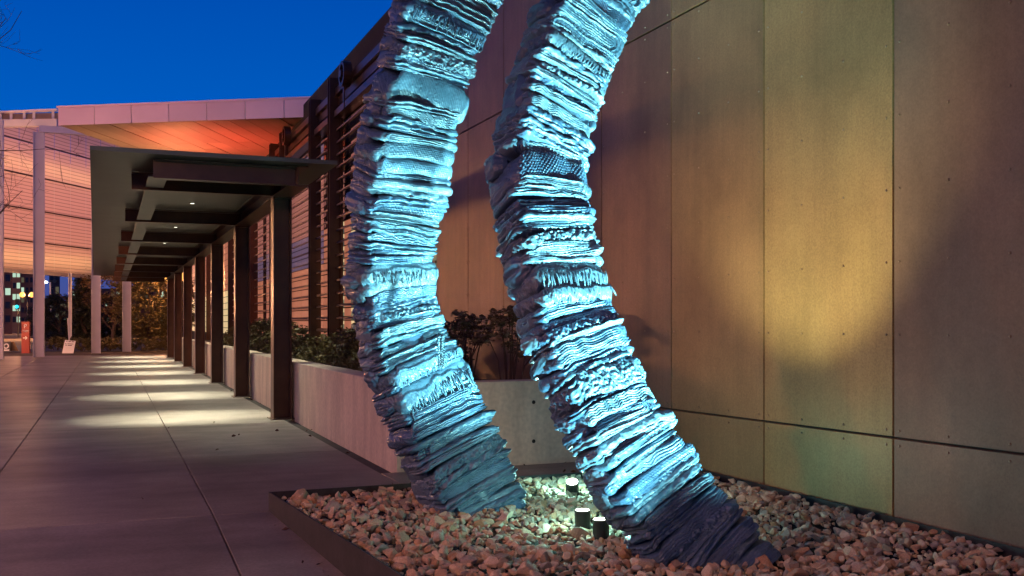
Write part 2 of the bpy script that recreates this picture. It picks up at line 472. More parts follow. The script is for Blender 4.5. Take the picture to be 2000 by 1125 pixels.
for i in range(len(bay_edges) - 1):
    y0, y1 = bay_edges[i] + 0.03, bay_edges[i + 1] - 0.03
    z = 0.99; k = 0
    while z < 6.6:
        z1 = z + 0.315
        if i in (0, 1, 2, 3):
            # glowing cells imitate a windowed building mirrored in the glass
            ym = y0 + (y1 - y0) * 0.72
            up = 0.62 + 0.1 * rr.random()
            lit = z < 3.9
            for (ya, yb, za, zb, mm) in ((y0, ym, z + 0.315 * up, z1 - 0.012, M['pane_cream'] if lit else M['pane_rose']),
                                         (y0, ym, z + 0.02, z + 0.315 * up - 0.01, (M['refl_green'] if rr.random() < .5 else M['refl_dim']) if lit else M['win_dark']),
                                         (ym + .02, y1, z + 0.02, z1 - 0.012, M['pane_pink'] if lit else M['win_dark'])):
                m = MB(); m.box(XG - 0.012, XG + 0.01, ya, yb, za, zb); m.build('window_pane', mm, wing)
        else:
            mm = M['pane_pink'] if z < 3.0 else (M['pane_plum'] if z < 3.95 else (M['pane_rose'] if z < 5.6 else M['pane_plum']))
            nn = 3
            if i >= 11: mm = M['pane_cream'] if z < 3.0 else M['pane_pink']
            for q in range(nn):
                ya = y0 + (y1 - y0) * q / nn; yb = y0 + (y1 - y0) * (q + 1) / nn - 0.03
                m = MB(); m.box(XG - 0.012, XG + 0.01, ya, yb, z + 0.02, z1 - 0.01)
                m.build('window_pane', mm if not (i > 5 and q == 1) else M['win_dark'], wing)
        z = z1; k += 1

# sliding slatted screens hung on wheels
def screen(y0, y1, label, wheels):
    t = thing('sliding_screen', label, 'screen', (X_WALL - 0.2, (y0 + y1) / 2, 0.9), 'sliding slatted screens along the bronze wing')
    z = 1.02; k = 0
    while z < 6.6:
        m = MB()
        m.hexa([(X_WALL - 0.01, y0, z), (X_WALL + 0.09, y0, z + 0.03), (X_WALL + 0.09, y1, z + 0.03), (X_WALL - 0.01, y1, z)],
               [(X_WALL - 0.01, y0, z + 0.045), (X_WALL + 0.09, y0, z + 0.075), (X_WALL + 0.09, y1, z + 0.075), (X_WALL - 0.01, y1, z + 0.045)])
        m.build('slat', M['slat'], t)
        z += 0.315
    for yy in (y0 + 0.03, y1 - 0.03):
        m = MB(); m.box(X_WALL + 0.095, X_WALL + 0.15, yy - 0.03, yy + 0.03, 0.95, 6.7); m.build('stile', M['steel'], t)
    for yw in wheels:
        m = MB()
        cx, cz = X_WALL - 0.14, 7.42
        n = 20
        # a rim and hub standing across the wall's length
        for (r0, r1, xa, xb) in ((0.22, 0.30, -0.10, 0.10), (0.0, 0.09, -0.13, 0.13)):
            vs = []; fs = []
            for k in range(n):
                a = 2 * math.pi * k / n
                for (r_, x_) in ((r1, xa), (r1, xb), (max(r0, 0.004), xb), (max(r0, 0.004), xa)):
                    vs.append((cx + x_, yw + r_ * math.cos(a), cz + r_ * math.sin(a)))
            for k in range(n):
                k2 = (k + 1) % n
                for q in range(4): fs.append((k * 4 + q, k * 4 + (q + 1) % 4, k2 * 4 + (q + 1) % 4, k2 * 4 + q))
            m.add(vs, fs)
        for k in range(5):
            a = 2 * math.pi * k / 5
            m.bar((cx, yw, cz), (cx, yw + 0.25 * math.cos(a), cz + 0.25 * math.sin(a)), 0.05, 0.03, up=(1, 0, 0))
        m.build('wheel', M['steel'], t)
        m = MB(); m.box(cx - 0.05, cx - 0.02, yw - 0.04, yw + 0.04, 6.6, cz); m.build('hanger', M['steel'], t)
screen(16.65, 24.8, 'dark slatted sliding screen nearest the blue sculpture, right of both steel posts', [23.2])
screen(25.2, 32.5, 'dark slatted sliding screen in the middle, behind the pair of tall steel posts', [31.6])
screen(32.95, 47.5, 'dark slatted sliding screen farthest back, seen between the walkway columns', [39.0, 46.0])

# ------------------------------------------------------------------ covered walkway
walk = thing('covered_walkway', 'long dark steel canopy walkway on a row of steel columns', 'walkway canopy', (2.6, 16.4, 0))
SP = 5.2
YC = [16.4 + SP * k for k in range(7)]
for y in YC:
    m = MB()
    m.box(2.45, 2.472, y - 0.15, y + 0.15, 0.012, 3.58); m.box(2.718, 2.74, y - 0.15, y + 0.15, 0.012, 3.58)
    m.box(2.472, 2.718, y - 0.008, y + 0.008, 0.012, 3.58)
    c = m.build('column', M['steel'], walk)
    m = MB(); m.box(2.40, 2.79, y - 0.2, y + 0.2, 0.0, 0.012); m.build('base_plate', M['steel'], c)
    m = MB(); m.box(2.45, 2.74, y - 0.15, y + 0.15, 3.565, 3.578); m.build('cap_plate', M['steel'], c)
m = MB()
m.box(2.44, 2.75, 14.85, 50, 3.58, 3.60); m.box(2.44, 2.75, 14.85, 50, 3.865, 3.887); m.box(2.588, 2.602, 14.85, 50, 3.60, 3.865)
m.build('edge_beam', M['steel'], walk)
for k, y in enumerate([15.0] + YC + [52.6]):
    x0 = 0.58 if k == 0 else 0.34 - 0.02 * k
    x1 = 2.585
    m = MB()
    m.box(x0, x1, y - 0.09, y + 0.09, 3.602, 3.618); m.box(x0, x1, y - 0.09, y + 0.09, 3.85, 3.866); m.box(x0, x1, y - 0.006, y + 0.006, 3.618, 3.85)
    m.build('cross_beam', M['steel'], walk)
for k, (ya, yb) in enumerate(zip([15.0] + YC, YC + [52.6])):
    m = MB()
    m.box(0.52, 0.78, ya + 0.1, yb - 0.1, 3.64, 3.655); m.box(0.645, 0.657, ya + 0.1, yb - 0.1, 3.655, 3.86)
    m.build('purlin', M['canopy'], walk)
m = MB()
m.hexa([(-0.24, 14.6, 3.89), (3.13, 14.6, 3.89), (3.13, 53, 3.89), (-0.72, 53, 3.89)], [(-0.24, 14.6, 3.95), (3.13, 14.6, 3.95), (3.13, 53, 3.95), (-0.72, 53, 3.95)])
m.build('roof_plate', M['canopy'], walk)
def disc(m, c, r, n=14, up=-1, h=0.01):
    m.tube([(c[0], c[1], c[2]), (c[0], c[1], c[2] - h)], r, n)
for k in range(7):
    y = 17.15 + SP * k
    for x in (0.95, 1.75):
        m = MB(); disc(m, (x, y, 3.889), 0.05, h=0.012)
        f = m.build('downlight', M['black'], walk)
        m = MB(); disc(m, (x, y, 3.876), 0.036, h=0.004); m.build('lens', M['down_lens'], f)
    for x in (0.95, 1.75):
        lamp('downlight_lamp', 'SPOT', (x, y, 3.84), DOWN_COL, P_DOWN, walk, aim=(x - 0.1, y, 0), size=R(47), blend=0.85, radius=0.05)
    lamp('flange_fill', 'SPOT', (2.0, y - 0.3, 3.84), DOWN_COL, P_DOWN * 0.32, walk, aim=(2.3, y - 0.4, 0), size=R(120), blend=1.0, radius=0.05)  # lamp without a fixture, added to brighten the column flanges
    m = MB(); disc(m, (1.5, 20.26 + SP * k, 3.889), 0.05, h=0.012); f = m.build('downlight', M['black'], walk)
    m = MB(); disc(m, (1.5, 20.26 + SP * k, 3.876), 0.036, h=0.004); m.build('lens', M['down_lens'], f)

# ------------------------------------------------------------------ concrete planter
pl = thing('concrete_planter', 'low board-marked concrete planter wall running beside the walkway columns', 'planter', (X_PLANT, 10.05, 0))
PH = 0.915
edges = [10.05, 16.5, 23.0, 30.0, 38.0, 50.0]
for a, b in zip(edges[:-1], edges[1:]):
    m = MB()
    ch = 0.012
    bt = [(X_PLANT, a + .004, -0.04), (X_PLANT + 0.3, a + .004, -0.04), (X_PLANT + 0.3, b - .004, -0.04), (X_PLANT, b - .004, -0.04)]
    md = [(p[0], p[1], PH - ch) for p in bt]
    tp = [(X_PLANT + ch, a + .004, PH), (X_PLANT + 0.3, a + .004, PH), (X_PLANT + 0.3, b - .004, PH), (X_PLANT + ch, b - .004, PH)]
    fs = [(3, 2, 1, 0), (8, 9, 10, 11)]
    for k in range(4):
        fs.append((k, (k + 1) % 4, 4 + (k + 1) % 4, 4 + k)); fs.append((4 + k, 4 + (k + 1) % 4, 8 + (k + 1) % 4, 8 + k))
    m.add(bt + md + tp, fs); m.build('side_wall', M['planter'], pl)
m = MB(); m.box(X_PLANT + 0.302, X_WALL - 0.01, 10.055, 10.35, -0.04, PH); m.build('front_wall', M['planter'], pl)
m = MB()
for i in range(3):
    for z in (0.25, 0.68):
        x = 3.55 + 0.78 * i
        m.tube([(x, 10.0535, z), (x, 10.062, z)], 0.022, 10)
m.build('tie_hole', M['void'], pl)
m = MB(); m.box(X_PLANT + 0.302, X_WALL - 0.2, 10.352, 50, 0.2, 0.72); m.build('soil', M['soil'], pl)

# ------------------------------------------------------------------ foliage makers
def leaves_mesh(name, centers, size, m, seed, flat=0.5, aspect=0.5):
    r = np.random.default_rng(seed)
    n = len(centers)
    d1 = r.normal(size=(n, 3)); d1[:, 2] *= flat; d1 /= np.linalg.norm(d1, axis=1)[:, None]
    d2 = r.normal(size=(n, 3)); d2 -= (d2 * d1).sum(1)[:, None] * d1; d2 /= np.linalg.norm(d2, axis=1)[:, None]
    s = size * r.uniform(0.6, 1.3, (n, 1))
    nn = np.cross(d1, d2)
    V = np.stack([centers - d1 * s, centers + d2 * s * aspect + nn * s * .15, centers + d1 * s, centers - d2 * s * aspect + nn * s * .15], 1).reshape(-1, 3)
    Fc = np.arange(4 * n).reshape(n, 4)
    return fastmesh(name, V, Fc, m, False)
def shrub(loc, rx, ry, h, n, label, seed, m, size=0.03, stems=9, group=None, name='shrub', parent_z=0.0):
    r = np.random.default_rng(seed)
    t = thing(name, label, 'shrub', loc, group)
    mb = MB()
    tips = []
    for k in range(stems):
        a = r.uniform(0, 6.28); q = math.sqrt(r.uniform(0, 1)) * 0.75
        tip = np.array([math.cos(a) * q * rx, math.sin(a) * q * ry, h * r.uniform(0.6, 0.95)])
        mid = tip * 0.5 + r.normal(0, 0.03, 3); mid[2] = tip[2] * 0.5
        mb.tube([np.array(loc) + np.array([tip[0] * .2, tip[1] * .2, -0.03]), np.array(loc) + mid, np.array(loc) + tip], [0.012, 0.008, 0.003], 5)
        tips.append(tip)
    mb.build('stem', M['stem'], t)
    cl = int(n / 30)
    cc = []
    for k in range(cl):
        a = r.uniform(0, 6.28); q = math.sqrt(r.uniform(0, 1))
        z = h * r.uniform(0.12, 1.0)
        w = 1.0 - 0.35 * (z / h) ** 2
        c = np.array([math.cos(a) * q * rx * w, math.sin(a) * q * ry * w, z * (1 - 0.18 * q * q)])
        cc.append(c + r.normal(0, 0.055, (30, 3)) * np.array([1, 1, .7]))
    C = np.concatenate(cc) + np.array(loc)
    C[:, 2] = np.maximum(C[:, 2], loc[2] + 0.01)
    o = obj('foliage', leaves_mesh('foliage', C - np.array(loc), size, m, seed + 1), t, loc)
    return t
sd = ['low olive green shrub at the near end of the planter, beside the bare concrete corner',
      'second olive shrub in the planter, in front of the nearer tall post',
      'olive shrub in the planter just right of the nearest walkway column',
      'shrub in the planter seen between the first and second walkway columns',
      'shrub in the planter seen between the second and third walkway columns',
      'yellowish lit shrub between the third and fourth walkway columns',
      'small dark shrub farthest back, seen between the rear walkway columns']
ysh = [12.3, 13.8, 15.6, 18.6, 22.5, 26.6, 31.5]
for k, y in enumerate(ysh):
    shrub((3.75 + 0.1 * (k % 2), y, 0.70), 0.62, 0.95 + 0.14 * k, 0.62 + 0.1 * (k % 3) + (0.12 if k > 3 else 0), 2600, sd[k], 40 + k, M['leaf'], size=0.032 + 0.003 * k, group='shrubs in the concrete planter')
# taller bare-stemmed nandina clumps against the wall
def nandina(loc, label, seed, h, n):
    r = np.random.default_rng(seed)
    t = thing('nandina_shrub', label, 'shrub', loc, 'leggy shrubs against the bronze wall')
    mb = MB(); cc = []
    L = np.array(loc)
    for k in range(n):
        a = r.uniform(0, 6.28)
        q = r.uniform(0.1, 1.0)
        top = np.array([math.cos(a) * q * 0.42, math.sin(a) * q * 0.42, h * r.uniform(0.5, 1.0)])
        mid = top * np.array([.55, .55, .55]) + r.normal(0, .025, 3)
        mb.tube([L + np.array([top[0] * .3, top[1] * .3, -0.05]), L + mid, L + top], [0.011, 0.009, 0.005], 5)
        for b in range(4):
            bt = top + np.array([r.normal(0, .11), r.normal(0, .11), r.uniform(-.12, .09)])
            mb.tube([L + top * np.array([1, 1, .93]), L + bt], [0.004, 0.002], 4)
            cc.append(bt + r.normal(0, 0.04, (16, 3)) * np.array([1, 1, .5]))
    mb.build('stem', M['stem'], t)
    C = np.concatenate(cc)
    obj('foliage', leaves_mesh('foliage', C, 0.038, M['leaf_red'], seed + 1, flat=.35), t, loc)
nandina((4.55, 11.3, 0.7), 'leggy shrub with leafy tops between the two sculpture legs, against the bronze wall', 81, 1.02, 12)
nandina((4.35, 12.4, 0.7), 'reddish leggy shrub just right of the left sculpture leg, behind the front planter wall', 85, 0.92, 12)
nandina((4.75, 14.0, 0.7), 'leggy shrub half hidden behind the left sculpture leg', 88, 0.9, 8)

# ------------------------------------------------------------------ gravel bed with steel edging and stones
bed = thing('gravel_bed', 'bed of crushed tan stones inside a low dark steel edging', 'gravel bed', (1.22, Y_BED, 0))
c0, c1, c2 = (1.22, Y_BED), (1.49, 5.36), (1.78, 2.4)
def strip(p, q, w, z1):
    p = Vector((*p, 0)); q = Vector((*q, 0)); d = (q - p).normalized(); s = Vector((d.y, -d.x, 0)) * w
    m = MB()
    pts = [p, q, q - s, p - s]
    m.hexa([(a.x, a.y, -0.3) for a in pts], [(a.x, a.y, z1) for a in pts])
    return m
m = MB()
for a, b in ((c0, c1), (c1, c2)):
    s = strip(a, b, 0.012, 0.158); m.add(s.v, s.f)
m.build('steel_edging', M['edging'], bed)
m = MB(); m.box(c0[0] + 0.013, X_WALL - 0.035, Y_BED - 0.012, Y_BED, -0.2, 0.157); m.build('steel_edging', M['edging'], bed)
m = MB(); m.box(X_WALL - 0.075, X_WALL - 0.062, 2.4, Y_BED - 0.013, -0.2, 0.155); m.build('steel_edging', M['edging'], bed)
m = MB(); m.add([(c0[0] + .01, Y_BED - .012, 0.06), (c2[0] + .01, 2.4, 0.06), (X_WALL - .08, 2.4, 0.06), (X_WALL - .08, Y_BED - .012, 0.06)], [(0, 1, 2, 3)])
m.build('bed_base', M['soil'], bed)

def hull_stone(seed):
    r = np.random.default_rng(seed)
    n = 15
    p = r.normal(size=(n, 3)); p /= np.linalg.norm(p, axis=1)[:, None]
    p *= r.uniform(0.72, 1.05, (n, 1))
    p *= np.array([1.0, r.uniform(0.62, 0.95), r.uniform(0.5, 0.8)])
    bm = bmesh.new()
    for q in p: bm.verts.new(q)
    res = bmesh.ops.convex_hull(bm, input=bm.verts)
    for v in [v for v in bm.verts if not v.link_faces]: bm.verts.remove(v)
    bmesh.ops.bevel(bm, geom=[e for e in bm.edges], offset=0.10, segments=1, affect='EDGES', clamp_overlap=True)
    bmesh.ops.triangulate(bm, faces=bm.faces)
    bm.verts.ensure_lookup_table()
    V = np.array([v.co for v in bm.verts]); Fc = np.array([[v.index for v in f.verts] for f in bm.faces])
    bm.verts.index_update()
    Fc = np.array([[v.index for v in f.verts] for f in bm.faces])
    bm.free()
    return V, Fc
PROTO = [hull_stone(100 + k) for k in range(22)]
TINTS = np.array([[1, 1, 1], [1.15, .95, .8], [.75, .75, .8], [1.35, 1.28, 1.2], [.95, .68, .5], [.55, .52, .5], [1.2, 1.1, 1.0], [1.0, .85, .72]])
def rotm(r):
    a, b, c = r.uniform(0, 6.28), r.normal(0, .45), r.normal(0, .45)
    return np.array(Matrix.Rotation(a, 3, 'Z') @ Matrix.Rotation(b, 3, 'X') @ Matrix.Rotation(c, 3, 'Y'))
r = np.random.default_rng(11)
cand = []
step = 0.049
yy = 2.5
while yy < Y_BED - 0.05:
    xx = 1.22
    while xx < X_WALL - 0.1:
        x = xx + r.uniform(-.45, .45) * step; y = yy + r.uniform(-.45, .45) * step
        xe = c0[0] + (c1[0] - c0[0]) * (Y_BED - y) / 3.0
        if x > xe + 0.05 and x < X_WALL - 0.11 and y < Y_BED - 0.05:
            s = float(np.clip(r.lognormal(math.log(0.0295), 0.42), 0.017, 0.085))
            cand.append((x, y, s))
        xx += step
    yy += step
cand = np.array(cand)
def view_px(x, y, z):
    d = y * CA + x * SA; lat = x * CA - y * SA
    return 1000 + lat / d * F_PX, HY - (z - CAM_H) / d * F_PX, d
px, py, dd = view_px(cand[:, 0], cand[:, 1], 0.12)
vis = (px > 480) & (px < 2030) & (py < 1150)
size_px = cand[:, 2] * 2 * F_PX / dd
order = np.argsort(-(size_px * vis))
single = set(order[:300].tolist())
lumpz = 0.115 + 0.02 * noise2(cand[:, 0] * 2.2, cand[:, 1] * 2.2, 5) + 0.012 * noise2(cand[:, 0] * 7, cand[:, 1] * 7, 6)
VV = []; FF = []; CC = []; off = 0
stone_mesh_cache = {}
for i, (x, y, s) in enumerate(cand):
    k = int(r.integers(len(PROTO))); V, Fc = PROTO[k]
    Rm = rotm(r); ti = int(r.integers(len(TINTS)))
    z = lumpz[i] + r.uniform(-0.012, 0.016) - (0.02 if s < 0.03 else 0)
    if abs(x - c0[0]) < 0.25 and y > 8.0: z -= 0.01
    if i in single:
        key = (k, ti)
        if key not in stone_mesh_cache:
            me = fastmesh('stone', V, Fc, M['stone'], False)
            ca_ = me.attributes.new('tint', 'FLOAT_COLOR', 'POINT')
            ca_.data.foreach_set('color', np.tile(np.append(TINTS[ti], 1), (len(V), 1)).astype(np.float32).ravel())
            stone_mesh_cache[key] = me
        o = bpy.data.objects.new('stone', stone_mesh_cache[key]); COL.objects.link(o)
        o.location = (x, y, z); o.scale = (s, s, s)
        o.rotation_euler = Matrix(Rm).to_euler()
        attach(o, bed)
    else:
        VV.append(V @ Rm.T * s + np.array([x, y, z])); FF.append(Fc + off); off += len(V)
        CC.append(np.tile(np.append(TINTS[ti], 1), (len(V), 1)))
V = np.concatenate(VV); Fc = np.concatenate(FF)
me = fastmesh('gravel', V, Fc, M['stone'], False)
ca_ = me.attributes.new('tint', 'FLOAT_COLOR', 'POINT')
if len(me.vertices) == len(V):
    ca_.data.foreach_set('color', np.concatenate(CC).astype(np.float32).ravel())
o = obj('gravel', me, bed); o['kind'] = 'stuff'

# ------------------------------------------------------------------ THE SCULPTURE: two legs of stacked folded cloths
sculpt = thing('cloth_stack_sculpture', 'towering blue sculpture of stacked folded cloths on two curved legs', 'sculpture', (2.9, 6.3, 0.1))
def catmull(pts, n=40):
    pts = np.array(pts, float); out = []
    for i in range(len(pts) - 1):
        p0 = pts[max(i - 1, 0)]; p1 = pts[i]; p2 = pts[i + 1]; p3 = pts[min(i + 2, len(pts) - 1)]
        for t in np.linspace(0, 1, n, endpoint=False):
            out.append(0.5 * ((2 * p1) + (-p0 + p2) * t + (2 * p0 - 5 * p1 + 4 * p2 - p3) * t ** 2 + (-p0 + 3 * p1 - 3 * p2 + p3) * t ** 3))
    out.append(pts[-1]); return np.array(out)
# axis: pixel x, pixel y, depth, full width in px across the axis
LEFT = [(930, -120, 7.15, 215), (900, -50, 7.25, 212), (878, 0, 7.3, 208), (850, 70, 7.35, 205), (832, 130, 7.4, 203), (815, 200, 7.45, 202), (800, 270, 7.5, 203), (788, 340, 7.55, 205),
        (777, 410, 7.6, 198), (768, 470, 7.62, 184), (767, 530, 7.65, 182), (772, 590, 7.7, 180), (785, 650, 7.7, 186), (808, 710, 7.7, 200), (835, 770, 7.72, 205),
        (862, 830, 7.72, 212), (888, 890, 7.72, 212), (915, 945, 7.74, 208), (940, 1000, 7.75, 200), (965, 1060, 7.75, 190)]
RIGHT = [(1222, -120, 7.3, 190), (1190, -50, 7.2, 190), (1163, 0, 7.1, 190), (1133, 60, 7.0, 192), (1110, 110, 6.95, 194), (1090, 170, 6.85, 192), (1073, 230, 6.78, 194), (1060, 290, 6.7, 194),
         (1054, 350, 6.62, 196), (1062, 410, 6.55, 204), (1072, 460, 6.5, 200), (1086, 520, 6.45, 198), (1098, 580, 6.4, 198), (1116, 640, 6.36, 200), (1140, 700, 6.32, 206),
         (1166, 760, 6.28, 204), (1195, 820, 6.24, 208), (1228, 880, 6.2, 216), (1268, 940, 6.18, 226), (1310, 1000, 6.16, 234), (1356, 1055, 6.15, 240), (1402, 1105, 6.15, 240), (1450, 1160, 6.15, 235)]
# sequences of (end y on the axis, kind) read off the photograph, top to bottom
SEQ_L = [(-90, 'roll'), (-60, 'fold'), (-30, 'roll'), (0, 'fold'), (26, 'fold'), (48, 'fringe'), (66, 'fold'), (84, 'roll'), (96, 'roll'), (122, 'rough'), (136, 'fold'), (150, 'roll'), (200, 'knit'), (212, 'roll'),
         (232, 'ruffle'), (252, 'roll'), (262, 'fold'), (278, 'fold'), (306, 'knit'), (332, 'knit'), (345, 'fold'), (362, 'knit'), (378, 'roll'), (396, 'roll'), (418, 'popknit'), (430, 'fold'),
         (438, 'fold'), (460, 'roll'), (472, 'ruffle'), (484, 'roll'), (498, 'roll'), (510, 'fold'), (538, 'fringe'), (560, 'knit'), (580, 'ruffle'), (612, 'smooth'), (626, 'rough'), (638, 'fold'),
         (650, 'ruffle'), (664, 'roll'), (680, 'smooth'), (692, 'fold'), (702, 'roll'), (724, 'fringe'), (738, 'roll'), (772, 'fringe'), (786, 'roll'), (800, 'fold'), (826, 'fold'), (836, 'fold'), (850, 'smooth'),
         (862, 'fold'), (874, 'roll'), (884, 'fold'), (904, 'rough'), (916, 'lump'), (928, 'fold'), (942, 'ruffle'), (956, 'roll'), (972, 'fold'), (986, 'fold'), (1000, 'roll'), (1020, 'fold'), (1050, 'roll')]
SEQ_R = [(-85, 'roll'), (-55, 'fold'), (-28, 'smooth'), (-6, 'rough'), (22, 'smooth'), (40, 'ruffle'), (54, 'fold'), (80, 'fold'), (106, 'cable'), (118, 'roll'), (136, 'fringe'), (146, 'roll'), (160, 'smooth'),
         (170, 'fold'), (180, 'rough'), (190, 'fold'), (208, 'lump'), (218, 'ruffle'), (232, 'dark'), (252, 'ruffle'), (274, 'smooth'), (290, 'roll'), (308, 'roll'), (326, 'fold'), (378, 'popcorn'), (396, 'fold'),
         (408, 'ruffle'), (426, 'smooth'), (438, 'fold'), (452, 'smooth'), (470, 'fold'), (490, 'rough'), (502, 'fold'), (518, 'fold'), (530, 'fold'), (566, 'fringe'), (592, 'fringe'), (622, 'fold'), (640, 'knit'),
         (658, 'rough'), (668, 'roll'), (700, 'fold'), (722, 'fold'), (734, 'roll'), (776, 'rough'), (790, 'roll'), (812, 'ruffle'), (830, 'fold'), (846, 'fold'), (870, 'smooth'), (884, 'fold'), (900, 'fold'), (916, 'ruffle'),
         (930, 'knit'), (944, 'fold'), (958, 'roll'), (972, 'smooth'), (988, 'fold'), (1002, 'roll'), (1016, 'roll'), (1030, 'ruffle'), (1044, 'rough'), (1058, 'fold'), (1074, 'roll'), (1092, 'fold'), (1110, 'roll'), (1135, 'fold')]
def thicken(seq, y0, mn=9):
    out = []; yp = y0; 
    for k, (ye, kd) in enumerate(seq):
        if ye - yp < mn and kd in ('fold', 'roll', 'ruffle') and k < len(seq) - 1 and seq[k + 1][1] in ('fold', 'roll', 'ruffle') and seq[k + 1][0] - yp < 24:
            continue
        out.append((ye, kd)); yp = ye
    return out
SEQ_L = thicken(SEQ_L, -115); SEQ_R = thicken(SEQ_R, -112)
PHI = R(30)
NU = 250
def section(a, b, n=5.0):
    th = np.linspace(0, 2 * np.pi, 1441)[:-1]
    c, s = np.cos(th), np.sin(th)
    x = a * np.sign(c) * np.abs(c) ** (2 / n); y = b * np.sign(s) * np.abs(s) ** (2 / n)
    X = np.append(x, x[0]); Y = np.append(y, y[0])
    seg = np.hypot(np.diff(X), np.diff(Y))
    ym = (Y[1:] + Y[:-1]) / 2
    wgt = seg * np.where(ym > -b * 0.85, 1.0, 0.25)
    cw = np.concatenate([[0], np.cumsum(wgt)])
    q = np.linspace(0, cw[-1], NU + 1)[:-1]
    idx = np.interp(q, cw, np.arange(len(cw)))
    xs = np.interp(idx, np.arange(len(X)), X); ys_ = np.interp(idx, np.arange(len(Y)), Y)
    cs = np.concatenate([[0], np.cumsum(seg)])
    u = np.interp(idx, np.arange(len(cs)), cs)
    dx = np.roll(xs, -1) - np.roll(xs, 1); dy = np.roll(ys_, -1) - np.roll(ys_, 1)
    L = np.hypot(dx, dy) + 1e-9
    return xs, ys_, dy / L, -dx / L, u
grid_faces = None
def cloth_faces(MV):
    f = []
    for j in range(MV):
        b = j * NU
        k = np.arange(NU); k2 = (k + 1) % NU
        f.append(np.stack([b + k, b + k2, b + NU + k2, b + NU + k], 1))
    f = np.concatenate(f)
    return f
def ridge(f, p=0.5):
    return np.clip(1 - (2 * f - 1) ** 2, 0, 1) ** p
def cloth(C, t, e1, e2, a, b, h, kind, seed, mm):
    q = np.random.default_rng(seed)
    MV = int(np.clip(h / 0.0036, 12, 38)); CF = cloth_faces(MV)
    x, y, nx, ny, u = section(a, b, q.uniform(6.0, 11.0))
    s = np.linspace(0, 1, MV + 1)[:, None]
    # more rows near the two edges
    s = 0.5 - 0.5 * np.cos(np.pi * s) * (0.35) - 0.65 * (0.5 - s)
    s = (s - s.min()) / (s.max() - s.min())
    x, y, nx, ny, u = [k[None, :] for k in (x, y, nx, ny, u)]
    per = float(u.max()) + 0.01
    v = (s - 0.5) * h
    Fm = smooth(ny, 0.25, 0.85)
    Lm = smooth(-nx, 0.25, 0.85)
    Rm_ = smooth(nx, 0.25, 0.85)
    ang = np.arctan2(ny, nx)
    wavy = 0.15 * h * noise2(np.cos(ang) * 1.6 + x * 5, y * 5 + seed, seed) + 0.12 * h * noise2(x * 16, y * 16, seed + 1)
    vw = v + wavy
    edge = min(0.38 * h, 0.028)
    D = -edge * (1 - np.sqrt(np.clip(1 - np.abs(2 * s - 1) ** 6, 0, 1)))
    D = D + 0.012 * noise2(np.cos(ang) * 2 + 7, np.sin(ang) * 2 + s * 0.6, seed + 2) + 0.010 * noise2(u * 9, s * 1.5 + seed, seed + 3)
    lowv = np.zeros_like(D)
    if kind in ('fold', 'cable', 'dark'):
        k2 = max(1.6, h / 0.0130 / 2) * q.uniform(0.85, 1.15)
        H2 = h / 2
        side = q.uniform() < 0.68
        ins = q.uniform(-0.02, 0.09)
        pL = -a + ins + H2 * 0.8 if side else -a - 1
        pR = a + 1 if (side and q.uniform() < .7) else a - q.uniform(0.0, 0.1) - H2 * .8
        cen = vw - q.uniform(-.15, .15) * h
        dd_ = np.hypot(np.maximum(0, np.maximum(pL - x, x - pR)), cen)
        ring = dd_ / H2 * k2 + 0.18 * noise2(x * 6, v * 4, seed + 4)
        f = ring - np.floor(ring); ri = np.floor(ring)
        rd = ridge(f, 0.36)
        prot = hash2(ri.astype(np.int64), np.full_like(ri, seed).astype(np.int64), 5) * 0.010
        depth = 0.026
        outside = smooth(dd_, H2 * 0.95, H2 * 1.25)
        D = D + Fm * ((rd - 0.75) * depth + prot - outside * 0.022 * (0 if not side else 1))
        if kind == 'cable': D = D + Fm * 0.005 * np.sin((x + v * 1.2) / 0.0035 * 1.0)
        if kind == 'dark': D = D - 0.05 * Fm
        kk = q.integers(1, 3)
        fl = s * kk + 0.15 * noise2(y * 9, s, seed + 6)
        D = D + (Lm + 0.6 * Rm_) * ((ridge(fl - np.floor(fl), 0.5) - 0.6) * 0.03)
    elif kind in ('roll', 'smooth'):
        kk = 1 if kind == 'smooth' else int(q.integers(1, 3))
        fl = np.clip(s + 0.18 * noise2(x * 5, y * 5, seed + 6) * (kk > 1), 0, 0.9999) * kk
        D = D + (ridge(fl - np.floor(fl), 0.5) - 0.7) * 0.035
        wr = noise2(u * 16 + v * 45, v * 14 - u * 5, seed + 7)
        D = D + 0.013 * wr * np.abs(wr) + 0.006 * noise2(u * 45, v * 55, seed + 8)
        # thin plies showing under (or over) the rolled fold
        so = s if q.uniform() < 0.65 else 1 - s
        zone = q.uniform(0.25, 0.5)
        npl = max(2, int(zone * h / 0.0125))
        pl_ = np.clip((so + 0.10 * noise2(x * 7, y * 7, seed + 14)) / zone, 0, 1.0)
        fpl = pl_ * npl
        D = D + (pl_ < 0.999) * ((ridge(fpl - np.floor(fpl), 0.4) - 0.8) * 0.017 - 0.006) * (0.3 + 0.7 * Fm)
        # a hem line
        hl = v - h * q.uniform(-0.3, 0.0) - 0.2 * wavy
        D = D - 0.012 * np.exp(-(hl / 0.004) ** 2)
        # rolled end showing its spiral at one side of the front
        rr_ = np.hypot(x - (-a + 0.5 * h), v * 1.0)
    elif kind in ('knit', 'popknit'):
        D = D + (ridge(np.clip(s, 0, 1), 0.5) - 0.7) * 0.03
        sx_, sv_ = (0.020, 0.013) if kind == 'knit' else (0.026, 0.017)
        row = np.floor((v + wavy * .4) / sv_)
        ph = u / sx_ + 0.5 * (row % 2)
        D = D + (0.008 if kind == 'knit' else 0.012) * (ridge(ph - np.floor(ph), 0.6) * ridge(((v + wavy * .4) / sv_) % 1.0, 0.6) - 0.5)
        D = D + 0.006 * noise2(u * 10, v * 12, seed + 9)
    elif kind == 'popcorn':
        D = D + (ridge(np.clip(s, 0, 1), 0.5) - 0.7) * 0.03
